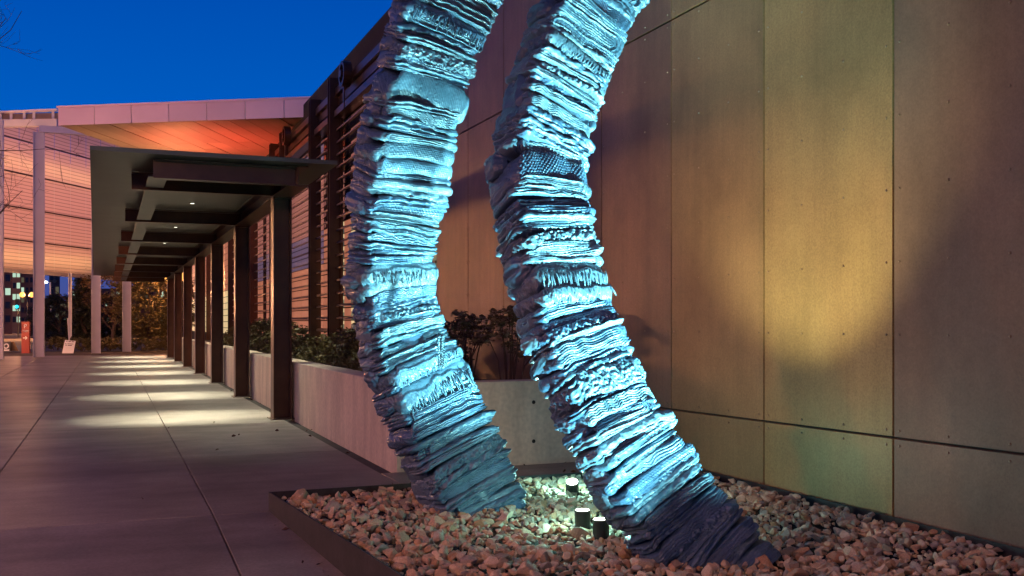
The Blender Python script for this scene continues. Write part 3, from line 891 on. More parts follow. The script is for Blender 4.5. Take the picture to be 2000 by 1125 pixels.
        cell = 0.0215
        row = np.floor(vw / (cell * .85)); cv = (row + 0.5) * cell * .85
        up = u / cell + 0.5 * (row % 2); cu = (np.floor(up) + 0.5)
        dist2 = ((up - cu) * cell) ** 2 + (vw - cv) ** 2
        D = D + Fm * (0.020 * np.sqrt(np.clip(1 - dist2 / 0.0088 ** 2, 0, 1)) - 0.006)
    elif kind == 'fringe':
        D = D + (ridge(np.clip(s, 0, 1), 0.5) - 0.7) * 0.03
        ph = (u + 0.012 * noise2(u * 22, v * 18, seed + 3) + 0.006 * noise2(u * 70, v * 25, seed + 4)) / 0.0135
        zz = smooth(0.72 + 0.12 * noise2(u * 8, seed, seed) - s, 0, 0.12)
        D = D + zz * ((ridge(ph - np.floor(ph), 0.5) - 0.5) * 0.018 + 0.010)
        zig = np.abs(((u / 0.11) % 1.0) - 0.5) * 0.06 + v
        D = D + (1 - zz) * 0.008 * (ridge((zig / 0.012) % 1.0, 0.5) - 0.5)
        lowv = -0.02 * (1 - s) ** 2 * (1 + noise2(u * 60, 0 * u, seed))
    elif kind == 'ruffle':
        kk = max(3, int(h / 0.0135))
        amp = q.uniform(0.12, 0.28) * h
        vr = v + amp * np.sin(u / 0.022 * (1 + 0.1 * noise2(u * 2, seed, seed)) + 3 * noise2(u * 3, v * 6, seed + 5)) * noise2(u * 6, v * 9 + 3, seed + 6) * 1.6
        fl = (vr / h + 0.5) * kk
        D = D + (ridge(fl - np.floor(fl), 0.5) - 0.65) * 0.021 * (0.35 + 0.65 * Fm)
    elif kind == 'rough':
        D = D + (ridge(np.clip(s, 0, 1), 0.5) - 0.7) * 0.03
        D = D + 0.013 * noise2(u * 55, v * 60, seed + 3) + 0.010 * noise2(u * 110, v * 100, seed + 4)
    elif kind == 'lump':
        D = D + 0.028 * noise2(u * 24 + v * 30, v * 32, seed + 3) + 0.006 * noise2(u * 80, v * 80, seed + 4)
    # cushion-like fold ends on the left side, stray corners on the right
    D = D + Lm * q.uniform(-0.005, 0.036) * np.sqrt(np.clip(1 - (2 * s - 1) ** 2, 0, 1)) + Lm * 0.006 * noise2(y * 30 + v * 50, v * 40, seed + 12)
    if q.uniform() < 0.12:
        c_ = np.exp(-((x - a) / 0.06) ** 2) * (ny > -0.2)
        D = D + c_ * q.uniform(0.02, 0.05) * np.exp(-((s - q.uniform(.25, .6)) / 0.28) ** 2)
    D = D + 0.0022 * noise2(u * 130, v * 130, seed + 20)
    droop = -h * q.uniform(0.0, 0.3) * (np.abs(x) / a) ** 3 - h * q.uniform(0, 0.25) * Lm
    Vt = v * (1.12 + 0.16 * noise2(np.cos(ang) * 1.5, np.sin(ang) * 1.5 + seed, seed + 10)) + 0.5 * wavy + droop + lowv
    PX = x + nx * D; PY = y + ny * D
    rot = q.normal(0, R(3.5)); cr, sr = math.cos(rot), math.sin(rot)
    PX, PY = PX * cr - PY * sr, PX * sr + PY * cr
    PX = PX + q.normal(0, 0.009); PY = PY + q.normal(0, 0.012)
    Vt = Vt + PX * q.normal(0, R(1.7)) + PY * q.normal(0, R(2.2))
    pos = PX[..., None] * e1 + PY[..., None] * e2 + Vt[..., None] * t
    V = pos.reshape(-1, 3)
    nb = len(V)
    V = np.vstack([V, (-0.5 * h) * t, (0.5 * h) * t])
    k = np.arange(NU); k2 = (k + 1) % NU
    top0 = MV * NU
    capb = np.stack([np.full(NU, nb), k2, k, k], 1)[:, :3]
    capt = np.stack([np.full(NU, nb + 1), top0 + k, top0 + k2], 1)
    me = bpy.data.meshes.new('folded_cloth')
    loops = np.concatenate([CF.ravel(), capb.ravel(), capt.ravel()]).astype(np.int32)
    starts = np.concatenate([np.arange(0, len(CF) * 4, 4), len(CF) * 4 + np.arange(0, 2 * NU * 3, 3)]).astype(np.int32)
    me.vertices.add(len(V)); me.vertices.foreach_set('co', V.astype(np.float32).ravel())
    me.loops.add(len(loops)); me.loops.foreach_set('vertex_index', loops)
    me.polygons.add(len(starts)); me.polygons.foreach_set('loop_start', starts)
    me.polygons.foreach_set('use_smooth', np.ones(len(starts), dtype=bool))
    me.update(calc_edges=True)
    me.materials.append(mm)
    return obj('folded_cloth', me, sculpt, tuple(C))
def strands(parent, C, t, e1, e2, a, b, h, seed, mm, length=None, every=0.017):
    q = np.random.default_rng(seed)
    m = MB()
    p = -a * 0.93
    while p < a * 0.95:
        x0 = p + q.normal(0, 0.003)
        Lh = (length or 0.9 * h) * q.uniform(0.6, 1.25)
        z0 = h * q.uniform(-0.15, 0.05)
        d0 = b + 0.012
        pts = []
        sw = q.normal(0, 0.012)
        for k in range(4):
            f = k / 3
            pts.append(C + e1 * (x0 + sw * f + q.normal(0, .002)) + e2 * (d0 + 0.012 * math.sin(f * 2.4)) + t * (z0 - Lh * f))
        m.tube(pts, [0.005, 0.006, 0.0055, 0.003], 4)
        p += every * q.uniform(0.6, 1.4)
    o = m.build('fringe', mm, parent, True)
    o['kind'] = 'stuff'
    return o
def build_leg(axis, seq, ystart, seed0, fa, fb):
    A3 = catmull([tuple(P(px_, py_, d)) + (py_, w * d / F_PX) for (px_, py_, d, w) in axis], 30)
    pos = A3[:, :3]; pyv = A3[:, 3]; wid = A3[:, 4]
    arc = np.concatenate([[0], np.cumsum(np.linalg.norm(np.diff(pos, axis=0), axis=1))])
    def at(yv):
        a_ = np.interp(yv, pyv, arc)
        return a_
    def frame(a_):
        p = np.array([np.interp(a_, arc, pos[:, k]) for k in range(3)])
        q = np.array([np.interp(a_ + 0.08, arc, pos[:, k]) for k in range(3)]); o_ = np.array([np.interp(a_ - 0.08, arc, pos[:, k]) for k in range(3)])
        t = o_ - q; t /= np.linalg.norm(t)                       # upwards
        w = float(np.interp(a_, arc, wid))
        return p, t, w
    # hidden solid core, so nothing shows through between cloths
    m = MB()
    core = MB()
    ca = np.linspace(arc[0] + 0.1, arc[-1] - 0.05, 30)
    core.tube([frame(k)[0] for k in ca], [frame(k)[2] * 0.24 for k in ca], 12)
    core.build('core', M['cloth3'], sculpt, True)
    y_prev = ystart
    for i, (ye, kind) in enumerate(seq):
        a0, a1 = at(y_prev), at(ye)
        y_prev = ye
        h = a1 - a0
        p, t, w = frame((a0 + a1) / 2)
        q = np.random.default_rng(seed0 + i)
        view = np.array([-p[0], -p[1], 0.0]); view /= np.linalg.norm(view)
        right = np.array([CA, -SA, 0.0])
        n = math.cos(PHI) * view + math.sin(PHI) * right
        e2 = n - n.dot(t) * t; e2 /= np.linalg.norm(e2)
        e1 = np.cross(e2, t); e1 /= np.linalg.norm(e1)
        if e1.dot(right) < 0: e1 = -e1
        sc = 1 + q.normal(0, 0.022)
        mm = M['cloth' + str(1 + int(q.integers(3)))]
        # section is drawn counter-clockwise in (e1, e2); keep it right-handed with t
        hand = np.dot(np.cross(e1, e2), t)
        c = cloth(p, t if hand > 0 else t, e1, e2, w * fa * sc, w * fb * sc, h * 1.10, kind, seed0 * 7 + i * 13, mm)
        if hand < 0: c.data.flip_normals()
        if kind == 'fringe':
            strands(c, p, t, e1, e2, w * fa, w * fb, h, seed0 + i, mm)
    # thick cushion-like ends of folded garments down the left side
    q = np.random.default_rng(seed0 + 777)
    ac = at(ystart) + 0.05
    while ac < at(seq[-1][0]) - 0.1:
        hh = float(np.clip(q.lognormal(math.log(0.105), 0.42), 0.05, 0.23))
        p, t, w = frame(ac + hh / 2)
        view = np.array([-p[0], -p[1], 0.0]); view /= np.linalg.norm(view); right = np.array([CA, -SA, 0.0])
        n = math.cos(PHI) * view + math.sin(PHI) * right
        e2 = n - n.dot(t) * t; e2 /= np.linalg.norm(e2)
        e1 = np.cross(e2, t); e1 /= np.linalg.norm(e1)
        if e1.dot(right) < 0: e1 = -e1
        if q.uniform() < 0.76:
            nu, nv = 40, 26
            U, Vv = np.meshgrid(np.linspace(0, 2 * np.pi, nu, endpoint=False), np.linspace(0.04, np.pi - 0.04, nv))
            sgp = lambda z_, k_: np.sign(z_) * np.abs(z_) ** k_
            X_ = np.sin(Vv) ** 0.7 * sgp(np.cos(U), 0.8); Z_ = np.sin(Vv) ** 0.7 * sgp(np.sin(U), 0.8); Y_ = sgp(np.cos(Vv), 0.6)
            bump = 1 + 0.20 * noise2(np.cos(U) * 1.6 + seed0, Vv * 3 + ac * 9, int(ac * 100)) + 0.13 * noise2(np.cos(U) * 5 + Vv * 7, np.sin(U) * 6 + ac * 5, int(ac * 100) + 1)
            kf = q.integers(2, 6)
            crease = 1 - 0.30 * np.exp(-((((Z_ * .5 + .5 + 0.08 * noise2(Vv * 2.5, ac, seed0)) * kf) % 1.0) / 0.16) ** 2) * (kf > 1)
            rx_, ry_, rz_ = q.uniform(0.035, 0.095), w * fb * q.uniform(0.55, 0.95), hh * 0.56
            tl = q.normal(0, R(7)); tl2 = R(q.uniform(-4, 16))
            P3 = np.stack([X_ * rx_ * bump * crease, Y_ * ry_, Z_ * rz_ * bump], -1).reshape(-1, 3)
            px_, pz_ = P3[:, 0].copy(), P3[:, 2].copy()
            P3[:, 2] = pz_ * math.cos(tl2) + px_ * math.sin(tl2); P3[:, 0] = px_ * math.cos(tl2) - pz_ * math.sin(tl2)
            P3[:, 2] += P3[:, 1] * math.tan(tl) 
            V = P3[:, :1] * e1 + P3[:, 1:2] * e2 + P3[:, 2:3] * t
            fc = []
            for j in range(nv - 1):
                k = np.arange(nu); k2 = (k + 1) % nu
                fc.append(np.stack([j * nu + k, j * nu + k2, (j + 1) * nu + k2, (j + 1) * nu + k], 1))
            me = fastmesh('fold_end', V, np.concatenate(fc), M['cloth' + str(1 + int(q.integers(3)))])
            obj('fold_end', me, sculpt, tuple(p - e1 * (w * fa + q.uniform(-0.04, 0.004)) - e2 * w * fb * q.uniform(0.12, 0.42)))
        ac += hh * q.uniform(0.8, 1.15)
    return frame, at
frL, atL = build_leg(LEFT, SEQ_L, -115, 1000, 0.40, 0.255)
frR, atR = build_leg(RIGHT, SEQ_R, -112, 3000, 0.395, 0.275)
# twisted cord tassels hanging on the left leg's right corner
p, t, w = frL(atL(668))
right = np.array([CA, -SA, 0.0]); view = np.array([-p[0], -p[1], 0]); view /= np.linalg.norm(view)
base = np.array(P(857, 655, 7.33))
for k in range(2):
    m = MB()
    for tw in range(2):
        pts = []
        for j in range(26):
            f = j / 25
            aa = f * 40 + tw * math.pi
            c = base + right * (0.028 * k + 0.01 * math.cos(aa) + 0.012 * f * (1 - k)) + view * (0.01 * math.sin(aa) + 0.02) + np.array([0, 0, -0.24 * f])
            pts.append(c)
        m.tube(pts, 0.009, 5)
    m.build('cord', M['cloth2'], sculpt, True)

# ------------------------------------------------------------------ uplights among the stones
def uplight(loc, aim, label, power, color, spot, lean=0.0, r_=0.055, hgt=0.15, blend=0.45, name='uplight'):
    L = np.array(loc, float)
    t = thing('uplight', label, 'light', loc, 'black uplights among the gravel')
    d = np.array(aim, float) - L; d /= np.linalg.norm(d)
    ax = np.array([0, 0, 1.0]) * (1 - lean) + d * lean; ax /= np.linalg.norm(ax)
    m = MB(); top = L + ax * hgt
    m.tube([L - ax * 0.04, L + ax * (hgt - 0.004), top], [r_, r_, r_ * 0.96], 18)
    m.build('housing', M['black'], t, False)
    m = MB(); m.tube([top + ax * 0.0015, top + ax * 0.004], r_ * 0.86, 18); m.build('lens', M['lens'], t)
    lamp('uplight_lamp', 'SPOT', tuple(top + ax * 0.03), color, power, t, aim=aim, size=spot, blend=blend, radius=0.04)
    if power > 300 and 'washing' not in label and 'front of the bed' not in label: lamp('gravel_fill', 'POINT', tuple(top + np.array([0, 0, 0.09])), (0.34, 0.88, 0.8), P_GRAVEL_FILL, t, radius=0.05)  # extra point lamp added above the lens to light the stones around it
uplight((3.05, 6.22, 0.10), (2.1, 7.2, 3.6), 'black cylinder uplight, left of the pair in front, standing upright in the gravel', P_UP_A, CYAN, R(100), lean=0.05, blend=1.0)
uplight((3.045, 5.93, 0.09), (2.75, 6.3, 3.0), 'black cylinder uplight touching the foot of the right sculpture leg', P_UP_B, CYAN, R(60), lean=0.25)
uplight((3.63, 7.6, 0.10), (2.75, 6.0, 2.2), 'tilted uplight farthest back, behind the right leg near the planter wall', P_UP_C, CYAN, R(60), lean=0.62, hgt=0.13)
uplight((3.75, 6.3, 0.06), (5.3, 7.05, 5.0), 'uplight hidden behind the right foot, washing the bronze wall', P_UP_WALL, WARMW, R(84), lean=0.5, blend=0.6)
uplight((2.8, 4.3, 0.03), (2.05, 7.2, 3.5), 'added fill uplight in the front of the bed, aimed at the left sculpture leg', P_FILL_LEFT, CYAN, R(84), lean=0.6, blend=1.0)  # out of view, added to fill the left leg's front
uplight((4.2, 3.95, 0.02), (2.6, 6.2, 3.9), 'uplight in the front of the bed, aimed at the right sculpture leg', P_UP_FRONT, CYAN, R(86), lean=0.6, blend=1.0)

# ------------------------------------------------------------------ museum entrance: raised roof, soffit, pale columns
ent = thing('entrance_roof', 'wide pale entrance roof with an orange lit soffit on pale steel columns', 'building roof', G(160, 690))
ZR = 7.92
kq = (ZR - CAM_H)
def at_z(px_, py_, z): return P(px_, py_, (z - CAM_H) * F_PX / (HY - py_))
Apt = at_z(113, 245, ZR); Bpt = at_z(640, 227, ZR)
Ept = at_z(262, 298, ZR)
dirAB = (Bpt - Apt) / np.linalg.norm(Bpt - Apt)
Bfar = Apt + dirAB * 23
dirE = Ept - Apt
Cpt = Bfar + dirE * 2.2; Dpt = Apt + dirE * 2.2
nb = 18
for k in range(nb):
    f0, f1 = k / nb + 0.0006, (k + 1) / nb - 0.0006
    p0 = Apt + (Bfar - Apt) * f0; p1 = Apt + (Bfar - Apt) * f1
    q0 = p0 + dirE * 0.004; q1 = p1 + dirE * 0.004
    m = MB(); m.hexa([p0, p1, q1, q0], [a + np.array([0, 0, 0.56]) for a in (p0, p1, q1, q0)])
    m.build('fascia_panel', M['fascia'], ent)
m = MB(); p0, p1 = Apt - dirAB * .05, Bfar
m.hexa([a + np.array([0, 0, .565]) for a in (p0 - dirE * .004, p1 - dirE * .004, p1 + dirE * .02, p0 + dirE * .02)], [a + np.array([0, 0, .63]) for a in (p0 - dirE * .004, p1 - dirE * .004, p1 + dirE * .02, p0 + dirE * .02)])
m.build('roof_coping', M['fascia'], ent)
m = MB(); m.hexa([a + np.array([0, 0, .06]) for a in (Apt + dirE * .006, Bfar + dirE * .006, Cpt, Dpt)], [a + np.array([0, 0, .55]) for a in (Apt + dirE * .006, Bfar + dirE * .006, Cpt, Dpt)])
m.build('roof_slab', M['white_steel'], ent)
# soffit boards, running towards the back
rs = random.Random(5)
nS = 40
for k in range(nS):
    for j in range(3):
        f0, f1 = k / nS + 0.0004, (k + 1) / nS - 0.0004
        g0, g1 = 0.008 + j * 0.33 + (k % 2) * 0.1, 0.008 + (j + 1) * 0.33 + (k % 2) * 0.1 - 0.002
        if j == 0: g0 = 0.008
        g1 = min(g1, 1.0); 
        pts = []
        for (f, g_) in ((f0, g0), (f1, g0), (f1, g1), (f0, g1)):
            p = Apt * (1 - f) + Bfar * f; q_ = Dpt * (1 - f) + Cpt * f
            pts.append(p * (1 - g_) + q_ * g_)
        m = MB(); dz = rs.uniform(0, 0.02)
        m.hexa([a + np.array([0, 0, 0.005 + dz]) for a in pts], [a + np.array([0, 0, 0.045]) for a in pts])
        m.build('soffit_board', M['soffit'], ent)
# pale columns
def pale_col(px_, ybase, ztop, w, name='column'):
    b = G(px_, ybase)
    m = MB()
    x, y = b[0], b[1]
    m.box(x - w / 2, x - w / 2 + .03, y - w / 2, y + w / 2, 0, ztop); m.box(x + w / 2 - .03, x + w / 2, y - w / 2, y + w / 2, 0, ztop); m.box(x - w / 2 + .03, x + w / 2 - .03, y - .015, y + .015, 0, ztop)
    m.build(name, M['white_steel'], ent)
    return b
cA = pale_col(76, 697, 10.3, 0.46)
pale_col(-4, 702, 10.2, 0.42)
cB = pale_col(187.5, 690, 10.3, 0.44)
cC = pale_col(247.5, 687, 10.3, 0.44)
cD = pale_col(137, 684, 4.4, 0.18)
for c in ((*cA, 215), (*cB, 270)):
    c = np.array(c); m = MB(); e_ = P(c[3], 600, 46.9 if c[3] < 220 else 53)
    m.bar((c[0], c[1], 10.46), (e_[0], e_[1], 10.46), 0.3, 0.3); m.build('roof_beam', M['white_steel'], ent)
# second, lower-left roof edge
rl = thing('terrace_roof', 'thin flat roof edge with small struts at the far left, beside the entrance roof', 'building roof', P(40, 231, 56))
a0 = P(-60, 222, 49); a1 = P(112, 215, 50)
m = MB(); m.bar(a0, a1, 0.3, 0.10); m.build('roof_edge', M['white_steel'], rl)
b0 = P(-60, 242, 49); b1 = P(112, 240, 50)
m = MB(); m.bar(b0, b1, 0.3, 0.36); m.build('roof_beam', M['white_steel'], rl)
m = MB(); m.bar((a0 + b0) / 2 - np.array([SA, CA, 0]) * -0.3, (a1 + b1) / 2 + np.array([SA, CA, 0]) * 0.3, 0.05, 0.5); m.build('infill_panel', M['soffit'], rl)
for f in (0.35, 0.47, 0.62, 0.73, 0.95):
    m = MB(); p = a0 + (a1 - a0) * f; q_ = b0 + (b1 - b0) * f; m.bar(p - np.array([0, 0, .05]), q_ + np.array([0, 0, .21]), 0.12, 0.12); m.build('strut', M['white_steel'], rl)

# ------------------------------------------------------------------ translucent screen wall with strip lights behind
def screen_mat():
    m = bpy.data.materials.new('translucent ribbed panel'); m.use_nodes = True
    t = m.node_tree; t.nodes.clear()
    o_ = t.nodes.new('ShaderNodeOutputMaterial')
    d1 = t.nodes.new('ShaderNodeBsdfDiffuse'); d2 = t.nodes.new('ShaderNodeBsdfTranslucent'); mx = t.nodes.new('ShaderNodeMixShader')
    co = t.nodes.new('ShaderNodeTexCoord'); wv = t.nodes.new('ShaderNodeTexWave'); wv.wave_type = 'BANDS'; wv.bands_direction = 'Z'
    wv.inputs['Scale'].default_value = 1.6; wv.inputs['Distortion'].default_value = 0.3
    rp_ = t.nodes.new('ShaderNodeValToRGB')
    rp_.color_ramp.elements[0].position = 0.05; rp_.color_ramp.elements[0].color = (0.44, 0.33, 0.29, 1)
    rp_.color_ramp.elements[1].position = 0.25; rp_.color_ramp.elements[1].color = (0.72, 0.55, 0.49, 1)
    t.links.new(co.outputs['Object'], wv.inputs[0]); t.links.new(wv.outputs[0], rp_.inputs[0])
    t.links.new(rp_.outputs[0], d1.inputs[0]); t.links.new(rp_.outputs[0], d2.inputs[0])
    mx.inputs[0].default_value = 0.55
    t.links.new(d1.outputs[0], mx.inputs[1]); t.links.new(d2.outputs[0], mx.inputs[2]); t.links.new(mx.outputs[0], o_.inputs[0])
    return m
M['screen'] = screen_mat()
sw = thing('translucent_screen', 'tall translucent pink lit panel screen at the far left behind pale columns', 'screen', (*P(90, 528, 56)[:2], 4.4))
S0 = P(0, 523, 52)[:2]; S1 = P(180, 533, 60)[:2]
sd_ = (S1 - S0) / np.linalg.norm(S1 - S0)
nrm = np.array([sd_[1], -sd_[0]])        # towards the walkway
zr = [4.42, 6.0, 7.75, 9.6, 11.4, 12.6]
lens_ = np.arange(-6.0, 15.1, 1.5)
for i in range(len(zr) - 1):
    for k in range(len(lens_) - 1):
        a_ = S0 + sd_ * (lens_[k] + .012); b_ = S0 + sd_ * (lens_[k + 1] - .012)
        m = MB(); n3 = nrm * 0.012
        m.add([(a_[0], a_[1], zr[i] + .04), (b_[0], b_[1], zr[i] + .04), (b_[0], b_[1], zr[i + 1] - .04 + (0.15 * lens_[k + 1] if i == 4 else 0)), (a_[0], a_[1], zr[i + 1] - .04 + (0.15 * lens_[k] if i == 4 else 0))], [(0, 1, 2, 3)])
        m.build('screen_panel', M['screen'], sw)
    a_ = S0 + sd_ * lens_[0] + nrm * .05; b_ = S0 + sd_ * lens_[-1] + nrm * .05
    if i > 0:
        m = MB(); m.bar((a_[0], a_[1], zr[i]), (b_[0], b_[1], zr[i]), 0.06, 0.075); m.build('rail', M['bark'], sw)
bk = MB()
for side_ in (-1,):
    a_ = S0 + sd_ * lens_[0] - nrm * 2.2; b_ = S0 + sd_ * lens_[-1] - nrm * 2.2
    bk.hexa([(a_[0], a_[1], 4.4), (b_[0], b_[1], 4.4), (b_[0] - nrm[0] * .2, b_[1] - nrm[1] * .2, 4.4), (a_[0] - nrm[0] * .2, a_[1] - nrm[1] * .2, 4.4)],
            [(a_[0], a_[1], 11.4), (b_[0], b_[1], 11.4), (b_[0] - nrm[0] * .2, b_[1] - nrm[1] * .2, 11.4), (a_[0] - nrm[0] * .2, a_[1] - nrm[1] * .2, 11.4)])
bk.build('rear_wall', M['white_steel'], sw)
for z, pw in ((10.15, 75), (5.1, 95)):
    c = S0 + sd_ * 4.5 - nrm * 0.55
    l = bpy.data.lights.new('strip_lamp', 'AREA'); l.shape = 'RECTANGLE'; l.size = 20; l.size_y = 0.1; l.energy = pw; l.color = (1.0, 0.62, 0.25)
    o = bpy.data.objects.new('strip_lamp', l); COL.objects.link(o); o.location = (c[0], c[1], z)
    zax = -np.array([nrm[0], nrm[1], 0]); xax = np.array([sd_[0], sd_[1], 0]); yax = np.cross(zax, xax)
    o.rotation_euler = Matrix(((xax[0], yax[0], zax[0]), (xax[1], yax[1], zax[1]), (xax[2], yax[2], zax[2]))).to_euler()
    attach(o, sw)
for z in (6.3, 8.6, 10.8):
    c = S0 + sd_ * 4.5 - nrm * 1.6
    l = bpy.data.lights.new('strip_lamp', 'AREA'); l.shape = 'RECTANGLE'; l.size = 20; l.size_y = 0.8; l.energy = 150; l.color = (1.0, 0.40, 0.33)
    o = bpy.data.objects.new('strip_lamp', l); COL.objects.link(o); o.location = (c[0], c[1], z)
    o.rotation_euler = Matrix(((xax[0], yax[0], zax[0]), (xax[1], yax[1], zax[1]), (xax[2], yax[2], zax[2]))).to_euler()
    attach(o, sw)
# roof uplights: warm along the front, red near the wing
rc = at_z(520, 262, ZR)
lamp('roof_uplight_red', 'SPOT', (rc[0] - 2.2, rc[1] + 2, 4.2), (1.0, 0.08, 0.05), 1700, ent, aim=(rc[0] - 1.2, rc[1] + 2.0, ZR), size=R(110), blend=1.0, radius=0.2)
wc = at_z(300, 262, ZR)
lamp('roof_uplight_warm', 'SPOT', (wc[0] - 1.0, wc[1] + 2, 4.15), (1.0, 0.50, 0.26), 520, ent, aim=(wc[0], wc[1] + 2, ZR), size=R(125), blend=1.0, radius=0.3)

# ------------------------------------------------------------------ trees
def limbs(mb, base, h, r0, seed, spread=0.35, n=7):
    q = np.random.default_rng(seed)
    tips = []
    b = np.array(base, float)
    trunk = [b + np.array([0, 0, -0.1])]
    for k in range(1, 5):
        trunk.append(b + np.array([q.normal(0, .04 * h * .3), q.normal(0, .04 * h * .3), h * 0.62 * k / 4]))
    mb.tube(trunk, [r0, r0 * .85, r0 * .7, r0 * .5, r0 * .3], 8)
    for k in range(n):
        f = q.uniform(0.3, 1.0)
        s = b + np.array([0, 0, h * 0.62 * f])
        a = q.uniform(0, 6.28)
        L = h * spread * q.uniform(.6, 1.1)
        e_ = s + np.array([math.cos(a) * L, math.sin(a) * L, L * q.uniform(.5, 1.1)])
        md = (s + e_) / 2 + np.array([0, 0, .08 * L])
        mb.tube([s, md, e_], [r0 * .4, r0 * .25, r0 * .08], 6)
        tips.append(e_)
    return tips
def tree(loc, h, rx, label, seed, m, nleaf=5000, leaf=0.11, z0=0.25, cone=False, name='tree', r0=0.16):
    q = np.random.default_rng(seed)
    t = thing(name, label, 'tree', loc)
    mb = MB(); limbs(mb, loc, h, r0, seed); mb.build('trunk', M['bark'], t)
    ncl = nleaf // 40
    cs = []
    for k in range(ncl):
        f = q.uniform(z0, 1.0)
        if cone: rad = rx * (1.02 - f) ** 0.8
        else: rad = rx * math.sqrt(max(0.03, 1 - ((f - (z0 + 1) / 2) / ((1 - z0) / 2 * 1.02)) ** 2))
        a = q.uniform(0, 6.28); w = rad * (0.45 + 0.55 * math.sqrt(q.uniform(0, 1)))
        c = np.array([math.cos(a) * w, math.sin(a) * w, f * h])
        cs.append(c + q.normal(0, 0.16 * rx ** .5, (40, 3)) * np.array([1, 1, .6]))
    C = np.concatenate(cs)
    obj('crown', leaves_mesh('crown', C, leaf, m, seed + 2), t, tuple(loc))
    return t
def gnd(px_, d, z=0): p = P(px_, 640, d); return (float(p[0]), float(p[1]), z)
tree(gnd(163, 66), 5.6, 1.0, 'dark conifer standing between the thin post and the pale column', 201, M['leaf_dark'], 5200, 0.12, 0.1, True, 'conifer_tree')
tree(gnd(222, 62), 5.2, 2.0, 'reddish autumn tree with forked pale limbs between two pale columns', 203, M['leaf_autumn'], 2600, 0.10, 0.42, name='autumn_tree')
tree(gnd(292, 60), 5.6, 2.1, 'full olive-brown tree right of the pale columns, next to the walkway', 205, M['leaf_olive'], 8200, 0.11, 0.12, name='olive_tree')
tree(gnd(325, 68), 5.4, 2.2, 'brownish tree behind the last walkway columns', 207, M['leaf_olive'], 6000, 0.11, 0.12, name='olive_tree')
tree(gnd(118, 78), 3.6, 2.3, 'broad dark round tree below the clock tower', 209, M['leaf_dark'], 5600, 0.13, 0.05, name='round_tree')
tree(gnd(200, 70), 3.3, 2.2, 'low black bushy tree behind the reddish autumn tree', 211, M['leaf_dark'], 5600, 0.13, 0.05, name='round_tree')
tree(gnd(96, 88), 1.9, 1.4, 'dark bushy tree just right of the first pale column', 213, M['leaf_dark'], 4000, 0.13, 0.05, name='round_tree')
for k, (px_, d, lab) in enumerate(((160, 56, 'low grassy shrub in front of the dark conifer'), (215, 57, 'low spiky shrub between the two pale columns'), (280, 56.5, 'low wide shrub below the olive-brown tree'), (318, 56, 'low dark shrub beside the last walkway column'), (110, 58, 'low shrub left of the leaning white sign'))):
    shrub(gnd(px_, d), 1.0, 0.8, 0.75, 1500, lab, 230 + k, M['leaf_olive'] if k % 2 else M['leaf'], size=0.07, group='low shrubs beyond the pavement')
# bare tree reaching in from the left edge
bt = thing('bare_tree', 'bare leafless tree with thin reddish twigs at the left edge', 'tree', G(-70, 690, 0) * 0 + np.array([*P(-38, 640, 19)[:2], 0]))
bl = np.array(bt.location)
mb = MB(); tw = MB()
q = np.random.default_rng(31)
def branch(mb_, p, d, L, r0, depth):
    pts = [p]; cur = p.copy(); dv = d / np.linalg.norm(d)
    n = 4
    for k in range(n):
        dv = dv + q.normal(0, .10, 3) + np.array([0, 0, .05]); dv /= np.linalg.norm(dv)
        cur = cur + dv * L / n; pts.append(cur.copy())
    mb_.tube(pts, list(np.linspace(r0, max(r0 * .35, .002), n + 1)), 5 if depth else 8)
    if depth < 4:
        for k in range(3 if depth else 20):
            i = int(q.integers(1 if depth else 2, n + 1)); a = q.normal(0, .55, 3)
            nd = dv * 0.7 + a; 
            if depth == 0: nd = np.array([q.normal(0, 1), q.normal(0, 1), q.uniform(.2, 1.0)])
            branch(tw if depth >= 1 else mb_, pts[i], nd, L * (0.55 if depth else 0.3) * q.uniform(.7, 1.1), max(r0 * (.42 if depth else .16), .003), depth + 1)
branch(mb, bl, np.array([0, 0, 1.0]), 6.6, 0.09, 0)
mb.build('trunk', M['bark'], bt); tw.build('twigs', M['bark'], bt)['kind'] = 'stuff'

